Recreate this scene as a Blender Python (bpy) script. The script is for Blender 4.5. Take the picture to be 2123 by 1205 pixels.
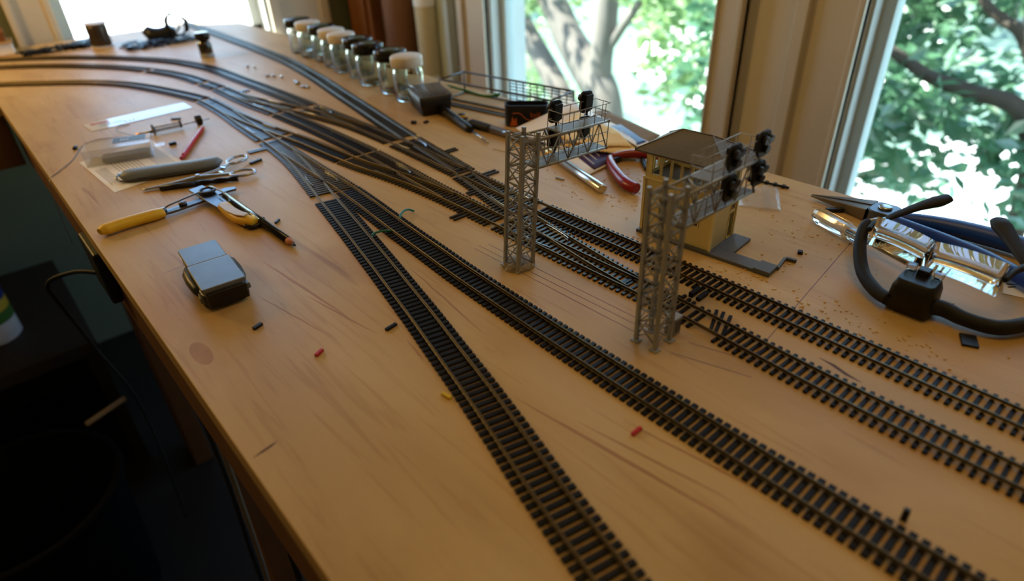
import bpy, bmesh, math, random
from mathutils import Vector, Matrix
random.seed(7)
for o in list(bpy.data.objects): bpy.data.objects.remove(o, do_unlink=True)
S = 0.001            # everything below is laid out in millimetres, table top at z = 0
TZ = 850.0           # height of the table top above the floor
scene = bpy.context.scene
col = scene.collection
# ------------------------------------------------------------------ camera
cam = bpy.data.cameras.new('camera')
cam_o = bpy.data.objects.new('camera', cam); col.objects.link(cam_o)
CR = Vector((0.74942872, -0.66106217, -0.03678854)); CU = Vector((0.38019932, 0.38420131, 0.84133099)); CF = Vector((0.54203789, 0.64450458, -0.53926688))
M = Matrix((CR, CU, -CF)).transposed().to_4x4()
M.translation = Vector((0, 0, (273.0+TZ)*S))
cam_o.matrix_world = M
cam.sensor_fit = 'HORIZONTAL'; cam.sensor_width = 36.0
cam.lens = 1301.75/2123*36.0
cam.clip_start = 0.01; cam.clip_end = 200
cam.dof.use_dof = True; cam.dof.focus_distance = 0.55; cam.dof.aperture_fstop = 4.0
scene.camera = cam_o
# ------------------------------------------------------------------ world, sun, exposure
world = bpy.data.worlds.new('sky'); scene.world = world; world.use_nodes = True
wn = world.node_tree; wn.nodes.clear()
sky = wn.nodes.new('ShaderNodeTexSky'); sky.sky_type = 'NISHITA'
sky.sun_disc = False; sky.ozone_density = 3.0; sky.dust_density = 0.3; sky.air_density = 1.0; sky.sun_elevation = math.radians(58); sky.sun_rotation = math.radians(200)
bg = wn.nodes.new('ShaderNodeBackground'); bg.inputs['Strength'].default_value = 0.72
wo = wn.nodes.new('ShaderNodeOutputWorld')
wn.links.new(sky.outputs['Color'], bg.inputs['Color']); wn.links.new(bg.outputs['Background'], wo.inputs['Surface'])
sun = bpy.data.lights.new('sun', 'SUN'); sun.energy = 20.0; sun.angle = math.radians(0.6); sun.color = (1.0, 0.96, 0.9)
sun_o = bpy.data.objects.new('sun', sun); col.objects.link(sun_o)
sun_o.rotation_euler = Vector((-0.45, 0.38, 1.0)).to_track_quat('Z', 'Y').to_euler()
scene.view_settings.view_transform = 'Standard'; scene.view_settings.look = 'None'
scene.view_settings.gamma = 1.0; scene.view_settings.use_curve_mapping = False
scene.view_settings.exposure = 0.82
# warm incandescent desk lamp that stands on the far left wing of the bench, outside the frame
lamp = bpy.data.lights.new('desk_lamp_bulb', 'POINT'); lamp.energy = 10.0; lamp.color = (1.0, 0.62, 0.21); lamp.shadow_soft_size = 0.05
lamp_o = bpy.data.objects.new('desk_lamp_bulb', lamp); col.objects.link(lamp_o); lamp_o.location = (-0.36, 1.72, (600+TZ)*S)
# added warm fill light, no visible fixture, above the near end of the bench
lamp2 = bpy.data.lights.new('warm_fill_light', 'POINT'); lamp2.energy = 5.0; lamp2.color = (1.0, 0.63, 0.20); lamp2.shadow_soft_size = 0.22
lamp2_o = bpy.data.objects.new('warm_fill_light', lamp2); col.objects.link(lamp2_o); lamp2_o.location = (0.48, 0.10, (1300+TZ)*S)
def portal(name, loc, rot, sx, sy):
    l = bpy.data.lights.new(name, 'AREA'); l.shape = 'RECTANGLE'; l.size = sx; l.size_y = sy; l.cycles.is_portal = True
    o = bpy.data.objects.new(name, l); col.objects.link(o); o.location = loc; o.rotation_euler = rot
portal('portal_window', (1.28, 1.06, (285+TZ)*S), (0, math.radians(90), 0), 1.23, 0.72)
portal('portal_window', (1.28, 0.22, (285+TZ)*S), (0, math.radians(90), 0), 1.23, 0.45)
portal('portal_window', (0.52, 2.14, (410+TZ)*S), (math.radians(-90), 0, 0), 0.54, 0.98)
# ------------------------------------------------------------------ materials
def lin(c): return c/12.92 if c <= 0.04045 else ((c+0.055)/1.055)**2.4
def rgb(r, g, b): return (lin(r/255), lin(g/255), lin(b/255), 1)
MATS = {}
def mat(name, c, rough=0.5, metal=0.0, var=0.12, scale=60.0, bump=0.0, trans=0.0, alpha=1.0, spec=0.5, stretch=None, coat=0.0, ior=1.45):
    if name in MATS: return MATS[name]
    m = bpy.data.materials.new(name); m.use_nodes = True; nt = m.node_tree; b = nt.nodes['Principled BSDF']
    c = rgb(*c)
    b.inputs['Roughness'].default_value = rough; b.inputs['Metallic'].default_value = metal
    b.inputs['Specular IOR Level'].default_value = spec; b.inputs['Transmission Weight'].default_value = trans
    b.inputs['Alpha'].default_value = alpha; b.inputs['Coat Weight'].default_value = coat; b.inputs['IOR'].default_value = ior
    tc = nt.nodes.new('ShaderNodeTexCoord'); mp = nt.nodes.new('ShaderNodeMapping')
    nt.links.new(tc.outputs['Object'], mp.inputs['Vector'])
    if stretch: mp.inputs['Scale'].default_value = stretch
    n = nt.nodes.new('ShaderNodeTexNoise'); n.inputs['Scale'].default_value = scale; n.inputs['Detail'].default_value = 5
    nt.links.new(mp.outputs['Vector'], n.inputs['Vector'])
    mx = nt.nodes.new('ShaderNodeMix'); mx.data_type = 'RGBA'
    mx.inputs[6].default_value = tuple(x*(1-var) for x in c[:3])+(1,); mx.inputs[7].default_value = tuple(min(1, x*(1+var)) for x in c[:3])+(1,)
    nt.links.new(n.outputs['Fac'], mx.inputs[0]); nt.links.new(mx.outputs[2], b.inputs['Base Color'])
    if bump:
        bp = nt.nodes.new('ShaderNodeBump'); bp.inputs['Strength'].default_value = bump; bp.inputs['Distance'].default_value = 0.001
        nt.links.new(n.outputs['Fac'], bp.inputs['Height']); nt.links.new(bp.outputs['Normal'], b.inputs['Normal'])
    MATS[name] = m
    return m
def wood_top():
    m = bpy.data.materials.new('birch_plywood'); m.use_nodes = True; nt = m.node_tree; N = nt.nodes.new; L = nt.links.new
    b = nt.nodes['Principled BSDF']; b.inputs['Roughness'].default_value = 0.42; b.inputs['Specular IOR Level'].default_value = 0.34
    g = N('ShaderNodeNewGeometry')
    def noise(scale, stretch, det=6, dist=0.0):
        mp = N('ShaderNodeMapping'); mp.inputs['Scale'].default_value = stretch; mp.inputs['Rotation'].default_value = (0, 0, math.radians(5)); L(g.outputs['Position'], mp.inputs['Vector'])
        n = N('ShaderNodeTexNoise'); n.inputs['Scale'].default_value = scale; n.inputs['Detail'].default_value = det; n.inputs['Distortion'].default_value = dist
        L(mp.outputs['Vector'], n.inputs['Vector']); return n.outputs['Fac']
    def ramp(fac, stops):
        r = N('ShaderNodeValToRGB'); e = r.color_ramp.elements
        while len(e) < len(stops): e.new(0.5)
        for k, (p, c) in enumerate(stops): e[k].position = p; e[k].color = c
        L(fac, r.inputs['Fac']); return r.outputs['Color']
    def mult(a, bb, f=1.0):
        x = N('ShaderNodeMix'); x.data_type = 'RGBA'; x.blend_type = 'MULTIPLY'; x.inputs[0].default_value = f; L(a, x.inputs[6]); L(bb, x.inputs[7]); return x.outputs[2]
    base = ramp(noise(3.2, (5, 0.9, 1), 8, 0.6), [(0.30, rgb(186, 150, 94)), (0.52, rgb(199, 164, 106)), (0.72, rgb(209, 176, 120))])
    grain = ramp(noise(9, (18, 1.0, 1), 7, 0.9), [(0.33, (0.66, 0.5, 0.36, 1)), (0.44, (1, 1, 1, 1)), (1, (1, 1, 1, 1))])
    streak = ramp(noise(2.2, (11, 0.9, 1), 3, 0.8), [(0.265, (0.42, 0.25, 0.15, 1)), (0.30, (1, 1, 1, 1)), (1, (1, 1, 1, 1))])
    spot = ramp(noise(7, (1.5, 1, 1), 6, 0.0), [(0.30, (0.80, 0.72, 0.62, 1)), (0.46, (1, 1, 1, 1)), (1, (1, 1, 1, 1))])
    c = mult(mult(mult(base, grain, 0.32), streak, 0.55), spot, 0.7)
    L(c, b.inputs['Base Color'])
    bp = N('ShaderNodeBump'); bp.inputs['Strength'].default_value = 0.08; bp.inputs['Distance'].default_value = 0.0006
    L(noise(40, (10, 1, 1)), bp.inputs['Height']); L(bp.outputs['Normal'], b.inputs['Normal'])
    rr = N('ShaderNodeMapRange'); rr.inputs[3].default_value = 0.38; rr.inputs[4].default_value = 0.58; L(noise(6, (1, 1, 1)), rr.inputs[0]); L(rr.outputs[0], b.inputs['Roughness'])
    MATS['ply'] = m; return m
def siding(name, c, pitch, gap=0.10):
    m = bpy.data.materials.new(name); m.use_nodes = True; nt = m.node_tree; b = nt.nodes['Principled BSDF']
    b.inputs['Base Color'].default_value = rgb(*c); b.inputs['Roughness'].default_value = 0.5
    tc = nt.nodes.new('ShaderNodeTexCoord'); w = nt.nodes.new('ShaderNodeTexWave'); w.wave_type = 'BANDS'; w.bands_direction = 'Z'; w.wave_profile = 'SAW'
    w.inputs['Scale'].default_value = 1.0/(pitch*S)/ (20/ (2*math.pi)) ; w.inputs['Distortion'].default_value = 0
    nt.links.new(tc.outputs['Object'], w.inputs['Vector'])
    bp = nt.nodes.new('ShaderNodeBump'); bp.inputs['Strength'].default_value = 0.6; bp.inputs['Distance'].default_value = 0.0006
    nt.links.new(w.outputs['Fac'], bp.inputs['Height']); nt.links.new(bp.outputs['Normal'], b.inputs['Normal'])
    MATS[name] = m; return m
PLY = wood_top()
PLYEDGE = mat('plywood_edge', (150, 108, 66), 0.7, var=0.25, scale=30, stretch=(1, 1, 60))
TIE = mat('tie_plastic', (10, 9, 9), 0.45, var=0.25, scale=300, spec=0.25)
TIEG = mat('glossy_tie_plastic', (14, 13, 14), 0.30, var=0.25, scale=300, spec=0.6)
RAILM = mat('nickel_rail', (112, 99, 75), 0.36, metal=1.0, var=0.12, scale=300)
RAILD = mat('frog_plastic', (22, 21, 22), 0.4)
GREY = mat('grey_plastic', (150, 150, 147), 0.42, var=0.1, scale=200)
GREYD = mat('dark_grey_plastic', (86, 88, 90), 0.45, var=0.1, scale=150)
BLACK = mat('black_plastic', (17, 17, 18), 0.42, var=0.2, scale=100)
BLACKG = mat('black_gloss', (14, 14, 15), 0.22, var=0.2, scale=100)
RUBBER = mat('black_rubber', (22, 22, 23), 0.65, var=0.2, scale=200)
STEEL = mat('steel', (176, 178, 180), 0.25, metal=1.0, var=0.1, scale=80)
DSTEEL = mat('dark_steel', (92, 96, 102), 0.36, metal=1.0, var=0.25, scale=120)
ALU = mat('aluminium', (208, 206, 200), 0.24, metal=1.0, var=0.06, scale=80)
BRASS = mat('brass', (196, 150, 76), 0.3, metal=1.0, var=0.1, scale=80)
YEL = mat('yellow_grip', (228, 178, 40), 0.42, var=0.2, scale=60)
YELW = mat('worn_grip', (206, 186, 160), 0.5, var=0.25, scale=90)
RED = mat('red_plastic', (190, 30, 32), 0.35, var=0.12)
DRED = mat('dark_red_grip', (140, 20, 30), 0.28, var=0.12)
BLUE = mat('blue_grip', (20, 66, 150), 0.38, var=0.12)
GREEN = mat('green_insulation', (20, 112, 88), 0.35, var=0.1)
PAPER = mat('paper', (250, 246, 242), 0.7, var=0.04, scale=40)
INK = mat('ink', (70, 62, 66), 0.7)
REDINK = mat('red_ink', (196, 60, 50), 0.6)
PURPLE = mat('purple_print', (62, 40, 96), 0.5, var=0.1)
BLUEP = mat('blue_print', (40, 62, 128), 0.45, var=0.5, scale=30)
WHITEP = mat('white_print', (225, 222, 228), 0.6)
CARD = mat('cardboard', (140, 112, 76), 0.8, var=0.08, scale=40)
CLOTH = mat('chamois_cloth', (250, 214, 150), 0.9, var=0.08, scale=150, bump=0.15)
CREAMT = mat('cream_paint', (216, 202, 182), 0.5, var=0.05, scale=8)
WHITET = mat('white_paint', (206, 210, 206), 0.45, var=0.05, scale=8)
SAGE = mat('sage_wall', (112, 116, 92), 0.85, var=0.06, scale=10)
WALLM = mat('pale_wall', (224, 212, 194), 0.8, var=0.05, scale=10)
PALEBLUE = mat('pale_blue_paint', (200, 212, 210), 0.6, var=0.05, scale=8)
CEIL = mat('ceiling_paint', (205, 198, 184), 0.9, var=0.03, scale=4)
FLOORM = mat('dark_floor', (30, 25, 20), 0.6, var=0.35, scale=6)
BROWN = mat('stained_wood', (128, 78, 34), 0.5, var=0.3, scale=8, stretch=(6, 6, 0.6))
LUMBER = mat('lumber', (110, 72, 38), 0.65, var=0.25, scale=12, stretch=(5, 5, 0.5))
DARKWOOD = mat('dark_shelf', (40, 34, 30), 0.6, var=0.3, scale=10)
PUTTY = mat('grey_putty', (150, 138, 120), 0.85, var=0.25, scale=160, bump=0.5)
LEATHER = mat('grey_leather', (116, 124, 130), 0.48, var=0.15, scale=700, bump=0.4)
WIREM = mat('wire_rack', (92, 90, 86), 0.35, metal=0.8)
LINEM = mat('purple_pencil', (112, 84, 104), 0.8, var=0.2, scale=300)
STAIN = mat('wood_stain', (168, 124, 76), 0.55, var=0.2, scale=60)
STAIND = mat('dark_wood_mark', (92, 58, 36), 0.6, var=0.2, scale=60)
SAW = mat('sawdust', (214, 178, 120), 0.9, var=0.3, scale=200)
JARW = mat('white_lid', (214, 204, 190), 0.45, var=0.03)
HOUSE = siding('cream_siding', (238, 216, 148), 1.7)
HOUSEP = mat('cream_plastic', (238, 218, 154), 0.45, var=0.04)
ROOF = mat('roof_shingles', (112, 108, 104), 0.6, var=0.15, scale=900, bump=0.5)
DARKIN = mat('dark_interior', (112, 92, 54), 0.8)
def glass(name, c, rough=0.02, ior=1.45):
    m = bpy.data.materials.new(name); m.use_nodes = True; nt = m.node_tree; b = nt.nodes['Principled BSDF']
    b.inputs['Base Color'].default_value = rgb(*c); b.inputs['Transmission Weight'].default_value = 1.0; b.inputs['Roughness'].default_value = rough; b.inputs['IOR'].default_value = ior
    MATS[name] = m; return m
JARG = glass('jar_glass', (236, 240, 236))
CLEAR = glass('clear_plastic', (232, 234, 232), 0.05)
CLEARH = glass('clear_handle', (236, 232, 226), 0.08)
LENS = glass('lens_acrylic', (240, 242, 244), 0.0, 1.49)
def thin_film(name, c, alpha, rough):
    m = bpy.data.materials.new(name); m.use_nodes = True; nt = m.node_tree; b = nt.nodes['Principled BSDF']
    b.inputs['Base Color'].default_value = rgb(*c); b.inputs['Alpha'].default_value = alpha; b.inputs['Roughness'].default_value = rough; b.inputs['Specular IOR Level'].default_value = 0.8
    b.inputs['Coat Weight'].default_value = 1.0; b.inputs['Coat Roughness'].default_value = rough*0.6
    MATS[name] = m; return m
FILM = thin_film('plastic_film', (226, 226, 226), 0.20, 0.12)
LIDF = thin_film('clear_lid_film', (220, 222, 222), 0.10, 0.12)
FILMG = thin_film('glossy_film', (216, 216, 214), 0.18, 0.15)
def window_glass():
    m = bpy.data.materials.new('window_glass'); m.use_nodes = True; nt = m.node_tree; nt.nodes.clear()
    o = nt.nodes.new('ShaderNodeOutputMaterial'); t = nt.nodes.new('ShaderNodeBsdfTransparent'); t.inputs[0].default_value = (0.93, 0.97, 0.96, 1)
    g = nt.nodes.new('ShaderNodeBsdfGlossy'); g.inputs['Roughness'].default_value = 0.0; f = nt.nodes.new('ShaderNodeFresnel'); f.inputs[0].default_value = 1.45
    x = nt.nodes.new('ShaderNodeMixShader'); L = nt.links.new
    geo = nt.nodes.new('ShaderNodeNewGeometry'); inv = nt.nodes.new('ShaderNodeMath'); inv.operation = 'SUBTRACT'; inv.inputs[0].default_value = 1.0; L(geo.outputs['Backfacing'], inv.inputs[1])
    mu = nt.nodes.new('ShaderNodeMath'); mu.operation = 'MULTIPLY'; L(f.outputs[0], mu.inputs[0]); L(inv.outputs[0], mu.inputs[1])
    L(mu.outputs[0], x.inputs[0]); L(t.outputs[0], x.inputs[1]); L(g.outputs[0], x.inputs[2]); L(x.outputs[0], o.inputs[0])
    MATS['window_glass'] = m; return m
WGLASS = window_glass()
def leaf_mat(name, c, t=0.5):
    m = bpy.data.materials.new(name); m.use_nodes = True; nt = m.node_tree; nt.nodes.clear(); N = nt.nodes.new; L = nt.links.new
    o = N('ShaderNodeOutputMaterial'); d = N('ShaderNodeBsdfDiffuse'); tr = N('ShaderNodeBsdfTranslucent'); x = N('ShaderNodeMixShader'); x.inputs[0].default_value = t
    gl = N('ShaderNodeBsdfGlossy'); gl.inputs['Roughness'].default_value = 0.35; x2 = N('ShaderNodeMixShader'); x2.inputs[0].default_value = 0.10
    n = N('ShaderNodeTexNoise'); n.inputs['Scale'].default_value = 3.0; tc = N('ShaderNodeTexCoord'); L(tc.outputs['Object'], n.inputs['Vector'])
    mx = N('ShaderNodeMix'); mx.data_type = 'RGBA'; a = rgb(*c); mx.inputs[6].default_value = (a[0]*.6, a[1]*.7, a[2]*.8, 1); mx.inputs[7].default_value = (min(1, a[0]*1.5), min(1, a[1]*1.3), a[2]*1.1, 1)
    L(n.outputs['Fac'], mx.inputs[0]); L(mx.outputs[2], d.inputs[0]); L(mx.outputs[2], tr.inputs[0])
    L(d.outputs[0], x.inputs[1]); L(tr.outputs[0], x.inputs[2]); L(x.outputs[0], x2.inputs[1]); L(gl.outputs[0], x2.inputs[2]); L(x2.outputs[0], o.inputs[0])
    MATS[name] = m; return m
LEAFY = leaf_mat('leaf_light', (132, 164, 104))
LEAFD = leaf_mat('leaf_deep', (76, 120, 90))
BARKD = mat('dark_bark', (66, 58, 50), 0.9, var=0.35, scale=6, stretch=(3, 3, 0.6), bump=0.6)
BARK = mat('bark', (104, 98, 90), 0.9, var=0.35, scale=6, stretch=(3, 3, 0.6), bump=0.6)
LAWN = mat('lawn', (92, 114, 98), 0.9, var=0.35, scale=1.2)
PAVE = mat('pale_concrete', (206, 202, 194), 0.8, var=0.1, scale=1.0)
# ------------------------------------------------------------------ mesh helpers (millimetres)
class MB:
    def __init__(self): self.v = []; self.f = []; self.mi = []; self.smooth = []
    def add(self, vs, fs, smooth=False):
        k = len(self.v); self.v += [tuple(p) for p in vs]
        for f in fs: self.f.append([i+k for i in f]); self.smooth.append(smooth)
        return self
    def box(self, x0, x1, y0, y1, z0, z1):
        return self.add([(x0, y0, z0), (x1, y0, z0), (x1, y1, z0), (x0, y1, z0), (x0, y0, z1), (x1, y0, z1), (x1, y1, z1), (x0, y1, z1)],
                        [(3, 2, 1, 0), (4, 5, 6, 7), (0, 1, 5, 4), (1, 2, 6, 5), (2, 3, 7, 6), (3, 0, 4, 7)])
    def obox(self, c, sx, sy, sz, a=0.0, tilt=0.0):
        """box centred on c=(x,y) standing from z=c[2], turned by a degrees"""
        m = Matrix.Rotation(math.radians(a), 3, 'Z') @ Matrix.Rotation(math.radians(tilt), 3, 'Y')
        vs = []
        for z in (0, sz):
            for x, y in ((-.5, -.5), (.5, -.5), (.5, .5), (-.5, .5)):
                p = m @ Vector((x*sx, y*sy, z)); vs.append((p.x+c[0], p.y+c[1], p.z+c[2]))
        return self.add(vs, [(3, 2, 1, 0), (4, 5, 6, 7), (0, 1, 5, 4), (1, 2, 6, 5), (2, 3, 7, 6), (3, 0, 4, 7)])
    def prism(self, poly, z0, z1):
        n = len(poly); vs = [(p[0], p[1], z0) for p in poly]+[(p[0], p[1], z1) for p in poly]
        fs = [tuple(reversed(range(n))), tuple(range(n, 2*n))]+[(i, (i+1) % n, n+(i+1) % n, n+i) for i in range(n)]
        return self.add(vs, fs)
    def tube(self, pts, r, n=8, cap=True, rs=None, smooth=True, flat=1.0):
        P = [Vector(p) for p in pts]; m = len(P); vs = []; up = Vector((0, 0, 1))
        prev = None
        for i in range(m):
            t = (P[min(i+1, m-1)]-P[max(i-1, 0)]).normalized()
            if prev is None:
                a = t.cross(up)
                if a.length < 1e-3: a = t.cross(Vector((1, 0, 0)))
                a.normalize()
            else:
                a = prev-t*prev.dot(t)
                if a.length < 1e-5: a = t.cross(up)
                a.normalize()
            prev = a; b = a.cross(t)
            rr = rs[i] if rs else r
            for k in range(n):
                an = 2*math.pi*k/n; q = P[i]+a*(rr*math.cos(an))+b*(rr*flat*math.sin(an)); vs.append(q)
        fs = [(i*n+k, i*n+(k+1) % n, (i+1)*n+(k+1) % n, (i+1)*n+k) for i in range(m-1) for k in range(n)]
        k0 = len(self.v); self.add(vs, fs, smooth)
        if cap:
            self.f.append([k0+i for i in reversed(range(n))]); self.smooth.append(False)
            self.f.append([k0+(m-1)*n+i for i in range(n)]); self.smooth.append(False)
        return self
    def lathe(self, prof, cx=0, cy=0, n=32, cap=True):
        vs = []; 
        for r, z in prof:
            for k in range(n):
                a = 2*math.pi*k/n; vs.append((cx+r*math.cos(a), cy+r*math.sin(a), z))
        m = len(prof); fs = [(i*n+k, i*n+(k+1) % n, (i+1)*n+(k+1) % n, (i+1)*n+k) for i in range(m-1) for k in range(n)]
        k0 = len(self.v); self.add(vs, fs, True)
        if cap:
            self.f.append([k0+i for i in reversed(range(n))]); self.smooth.append(False)
            self.f.append([k0+(m-1)*n+i for i in range(n)]); self.smooth.append(False)
        return self
    def loft(self, rings, cap=True, smooth=True):
        n = len(rings[0]); m = len(rings); vs = [p for r in rings for p in r]
        fs = [(i*n+k, i*n+(k+1) % n, (i+1)*n+(k+1) % n, (i+1)*n+k) for i in range(m-1) for k in range(n)]
        k0 = len(self.v); self.add(vs, fs, smooth)
        if cap:
            self.f.append([k0+i for i in reversed(range(n))]); self.smooth.append(False)
            self.f.append([k0+(m-1)*n+i for i in range(n)]); self.smooth.append(False)
        return self
    def mesh(self, name, off=(0, 0, 0)):
        me = bpy.data.meshes.new(name)
        me.from_pydata([((x-off[0])*S, (y-off[1])*S, (z-off[2])*S) for x, y, z in self.v], [], self.f)
        me.polygons.foreach_set('use_smooth', self.smooth)
        bm = bmesh.new(); bm.from_mesh(me); bmesh.ops.recalc_face_normals(bm, faces=bm.faces); bm.to_mesh(me); bm.free()
        me.update(); return me
    def build(self, name, material, parent=None, kind=None, bevel=0.0, label=None, seg=2):
        off = tuple(parent.get('_o', (0, 0, 0))) if parent else (0, 0, 0)
        me = self.mesh(name, off); me.materials.append(material)
        o = bpy.data.objects.new(name, me); col.objects.link(o)
        if parent: o.parent = parent; o['_o'] = list(off)
        if kind: o['kind'] = kind
        if label: o['label'] = label
        if bevel:
            md = o.modifiers.new('bevel', 'BEVEL'); md.width = bevel*S; md.segments = seg; md.limit_method = 'ANGLE'; md.angle_limit = math.radians(40); md.harden_normals = True
            for p in me.polygons: p.use_smooth = True
        return o
def inst(name, mesh, loc, rotz=0.0, scale=(1, 1, 1), parent=None):
    o = bpy.data.objects.new(name, mesh); col.objects.link(o)
    off = parent.get('_o', (0, 0, 0)) if parent else (0, 0, 0)
    o.location = ((loc[0]-off[0])*S, (loc[1]-off[1])*S, (loc[2]-off[2])*S); o.rotation_euler = (0, 0, rotz); o.scale = scale
    if parent: o.parent = parent
    return o
def tag(o, label, cat, group=None, kind=None):
    o['label'] = label; o['category'] = cat
    if group: o['group'] = group
    if kind: o['kind'] = kind
    return o
def thing(name, label, cat, base=(0, 0, 0), rot=0.0, group=None, local=False):
    """Empty at the base of a thing. local=False: parts are laid out in table millimetres, True: in the thing's own frame."""
    o = bpy.data.objects.new(name, None); col.objects.link(o); o.empty_display_size = 0.01
    o.location = tuple(c*S for c in base); o.rotation_euler = (0, 0, math.radians(rot))
    o['_o'] = [0.0, 0.0, 0.0] if local else [float(c) for c in base]
    return tag(o, label, cat, group)
def single(o, base):
    """move a one-mesh thing's origin to its base (mesh was laid out in table millimetres)"""
    o.data.transform(Matrix.Translation((-base[0]*S, -base[1]*S, -base[2]*S))); o.location = tuple(c*S for c in base); return o
def struct(o): o['kind'] = 'structure'; return o
def text_mesh(name, body, size, material, parent, M4, extrude=0.02):
    cu = bpy.data.curves.new(name, 'FONT'); cu.body = body; cu.size = size*S; cu.extrude = extrude*S; cu.resolution_u = 2
    t = bpy.data.objects.new('tmp', cu); me = bpy.data.meshes.new_from_object(t); bpy.data.objects.remove(t)
    me.name = name; me.materials.clear(); me.materials.append(material)
    me.transform(M4); o = bpy.data.objects.new(name, me); col.objects.link(o)
    if parent: o.parent = parent
    return o
def flatM(x, y, z, a, off=(0, 0, 0)):
    return Matrix.Translation(((x-off[0])*S, (y-off[1])*S, (z-off[2])*S)) @ Matrix.Rotation(math.radians(a), 4, 'Z')
def spline(pts, n=8):
    """Catmull-Rom through pts"""
    P = [Vector(p) for p in pts]; out = []
    for i in range(len(P)-1):
        a, b, c, d = P[max(i-1, 0)], P[i], P[i+1], P[min(i+2, len(P)-1)]
        for k in range(n):
            t = k/n; out.append(0.5*((2*b)+(c-a)*t+(2*a-5*b+4*c-d)*t*t+(3*b-a-3*c+d)*t**3))
    out.append(P[-1]); return out
def rrect(w, h, r, n=4, cx=0, cy=0):
    out = []
    for sx, sy, a0 in ((1, 1, 0), (-1, 1, 90), (-1, -1, 180), (1, -1, 270)):
        for k in range(n+1):
            a = math.radians(a0+90*k/n); out.append((cx+sx*(w/2-r)+r*math.cos(a), cy+sy*(h/2-r)+r*math.sin(a)))
    return out
# ================================================================== the room
FZ = -TZ; CZ = 1750.0
XL, XR, YN, YF = -2600.0, 1150.0, -2200.0, 2010.0; WT = 130.0
struct(MB().box(XL-WT, XR+WT, YN-WT, YF+WT, FZ-120, FZ).build('floor', FLOORM))
struct(MB().box(XL-WT, XR+WT, YN-WT, YF+WT, CZ, CZ+150).build('ceiling', CEIL))
struct(MB().box(XL-WT, XL, YN, YF, FZ, CZ).build('wall_left', WALLM))
struct(MB().box(XL-WT, XR+WT, YN-WT, YN, FZ, CZ).build('wall_back', WALLM))
# right wall with two window openings: y 713..1413 and -250..443, z -330..900
W1 = (713.0, 1413.0); W2 = (0.0, 443.0); WZ = (-330.0, 900.0)
m = MB()
m.box(XR, XR+WT, YN, YF+WT, FZ, WZ[0]); m.box(XR, XR+WT, YN, YF+WT, WZ[1], CZ)
m.box(XR, XR+WT, YN, W2[0], WZ[0], WZ[1]); m.box(XR, XR+WT, W2[1], W1[0], WZ[0], WZ[1]); m.box(XR, XR+WT, W1[1], YF+WT, WZ[0], WZ[1])
struct(m.build('wall_right', WALLM))
# far wall with one window: x 250..785, z -80..900
W3 = (250.0, 785.0); WZ3 = (-80.0, 900.0)
m = MB()
m.box(XL-WT, XR, YF, YF+WT, FZ, WZ3[0]); m.box(XL-WT, XR, YF, YF+WT, WZ3[1], CZ)
m.box(XL-WT, W3[0], YF, YF+WT, WZ3[0], WZ3[1]); m.box(W3[1], XR, YF, YF+WT, WZ3[0], WZ3[1])
struct(m.build('wall_far', SAGE))
def casing_x(y0, y1, out, name, parent, mat_):
    """moulded board on the right wall between y0 and y1; 'out' is the outer (wall side) edge sign"""
    w = y1-y0; m = MB()
    m.box(XR-16, XR, y0, y1, WZ[0]-40, WZ[1]+90)
    o = m.build(name, mat_, parent, bevel=1.5)
    b = MB()
    if out > 0: b.box(XR-27, XR, y1-0.22*w, y1, WZ[0]-40, WZ[1]+90).box(XR-22, XR, y0, y0+0.10*w, WZ[0]-40, WZ[1]+90)
    else: b.box(XR-27, XR, y0, y0+0.22*w, WZ[0]-40, WZ[1]+90).box(XR-22, XR, y1-0.10*w, y1, WZ[0]-40, WZ[1]+90)
    b.build('casing_bead', mat_, o, bevel=3)
    return o
def window_x(name, y0, y1):
    w = bpy.data.objects.new(name, None); col.objects.link(w); w['kind'] = 'structure'; w['_o'] = [0, 0, 0]
    casing_x(y1, y1+112, 1, 'casing', w, CREAMT); casing_x(y0-112 if name == 'window_2' else y0-60, y0, -1, 'casing', w, CREAMT)
    MB().box(XR-16, XR, y0-60, y1+112, WZ[1], WZ[1]+90).build('head_casing', CREAMT, w, bevel=1.5)
    MB().box(XR-40, XR+40, y0-60, y1+60, WZ[0]-30, WZ[0]).build('sill', CREAMT, w, bevel=3)
    fx = XR+34
    f = MB(); t = 26
    f.box(fx, fx+30, y0, y0+t, WZ[0], WZ[1]).box(fx, fx+30, y1-t, y1, WZ[0], WZ[1]).box(fx, fx+30, y0, y1, WZ[0], WZ[0]+40).box(fx, fx+30, y0, y1, WZ[1]-40, WZ[1])
    f.build('sash', PALEBLUE, w, bevel=2)
    f = MB()
    f.box(XR+2, XR+WT-6, y1-6, y1, WZ[0], WZ[1]).box(XR+2, XR+WT-6, y0, y0+6, WZ[0], WZ[1]); f.box(XR+40, XR+66, y1-14, y1-6, WZ[0], WZ[1])
    f.build('jamb', WHITET, w)
    MB().box(fx+13, fx+16, y0+t, y1-t, WZ[0]+40, WZ[1]-40).build('pane', WGLASS, w)
    return w
window_x('window_1', *W1); window_x('window_2', *W2)
w = bpy.data.objects.new('window_3', None); col.objects.link(w); w['kind'] = 'structure'; w['_o'] = [0, 0, 0]
for (a, b) in ((W3[0]-95, W3[0]), (W3[1], W3[1]+190)):
    c = MB().box(a, b, YF-16, YF, WZ3[0]-40, WZ3[1]+95).build('casing', CREAMT, w, bevel=1.5)
    s = 0.16*(b-a)
    MB().box(a, a+s, YF-26, YF, WZ3[0]-40, WZ3[1]+95).box(b-s, b, YF-22, YF, WZ3[0]-40, WZ3[1]+95).build('casing_bead', CREAMT, c, bevel=3)
MB().box(W3[0]-95, W3[1]+95, YF-16, YF, WZ3[1], WZ3[1]+95).build('head_casing', CREAMT, w, bevel=1.5)
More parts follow.
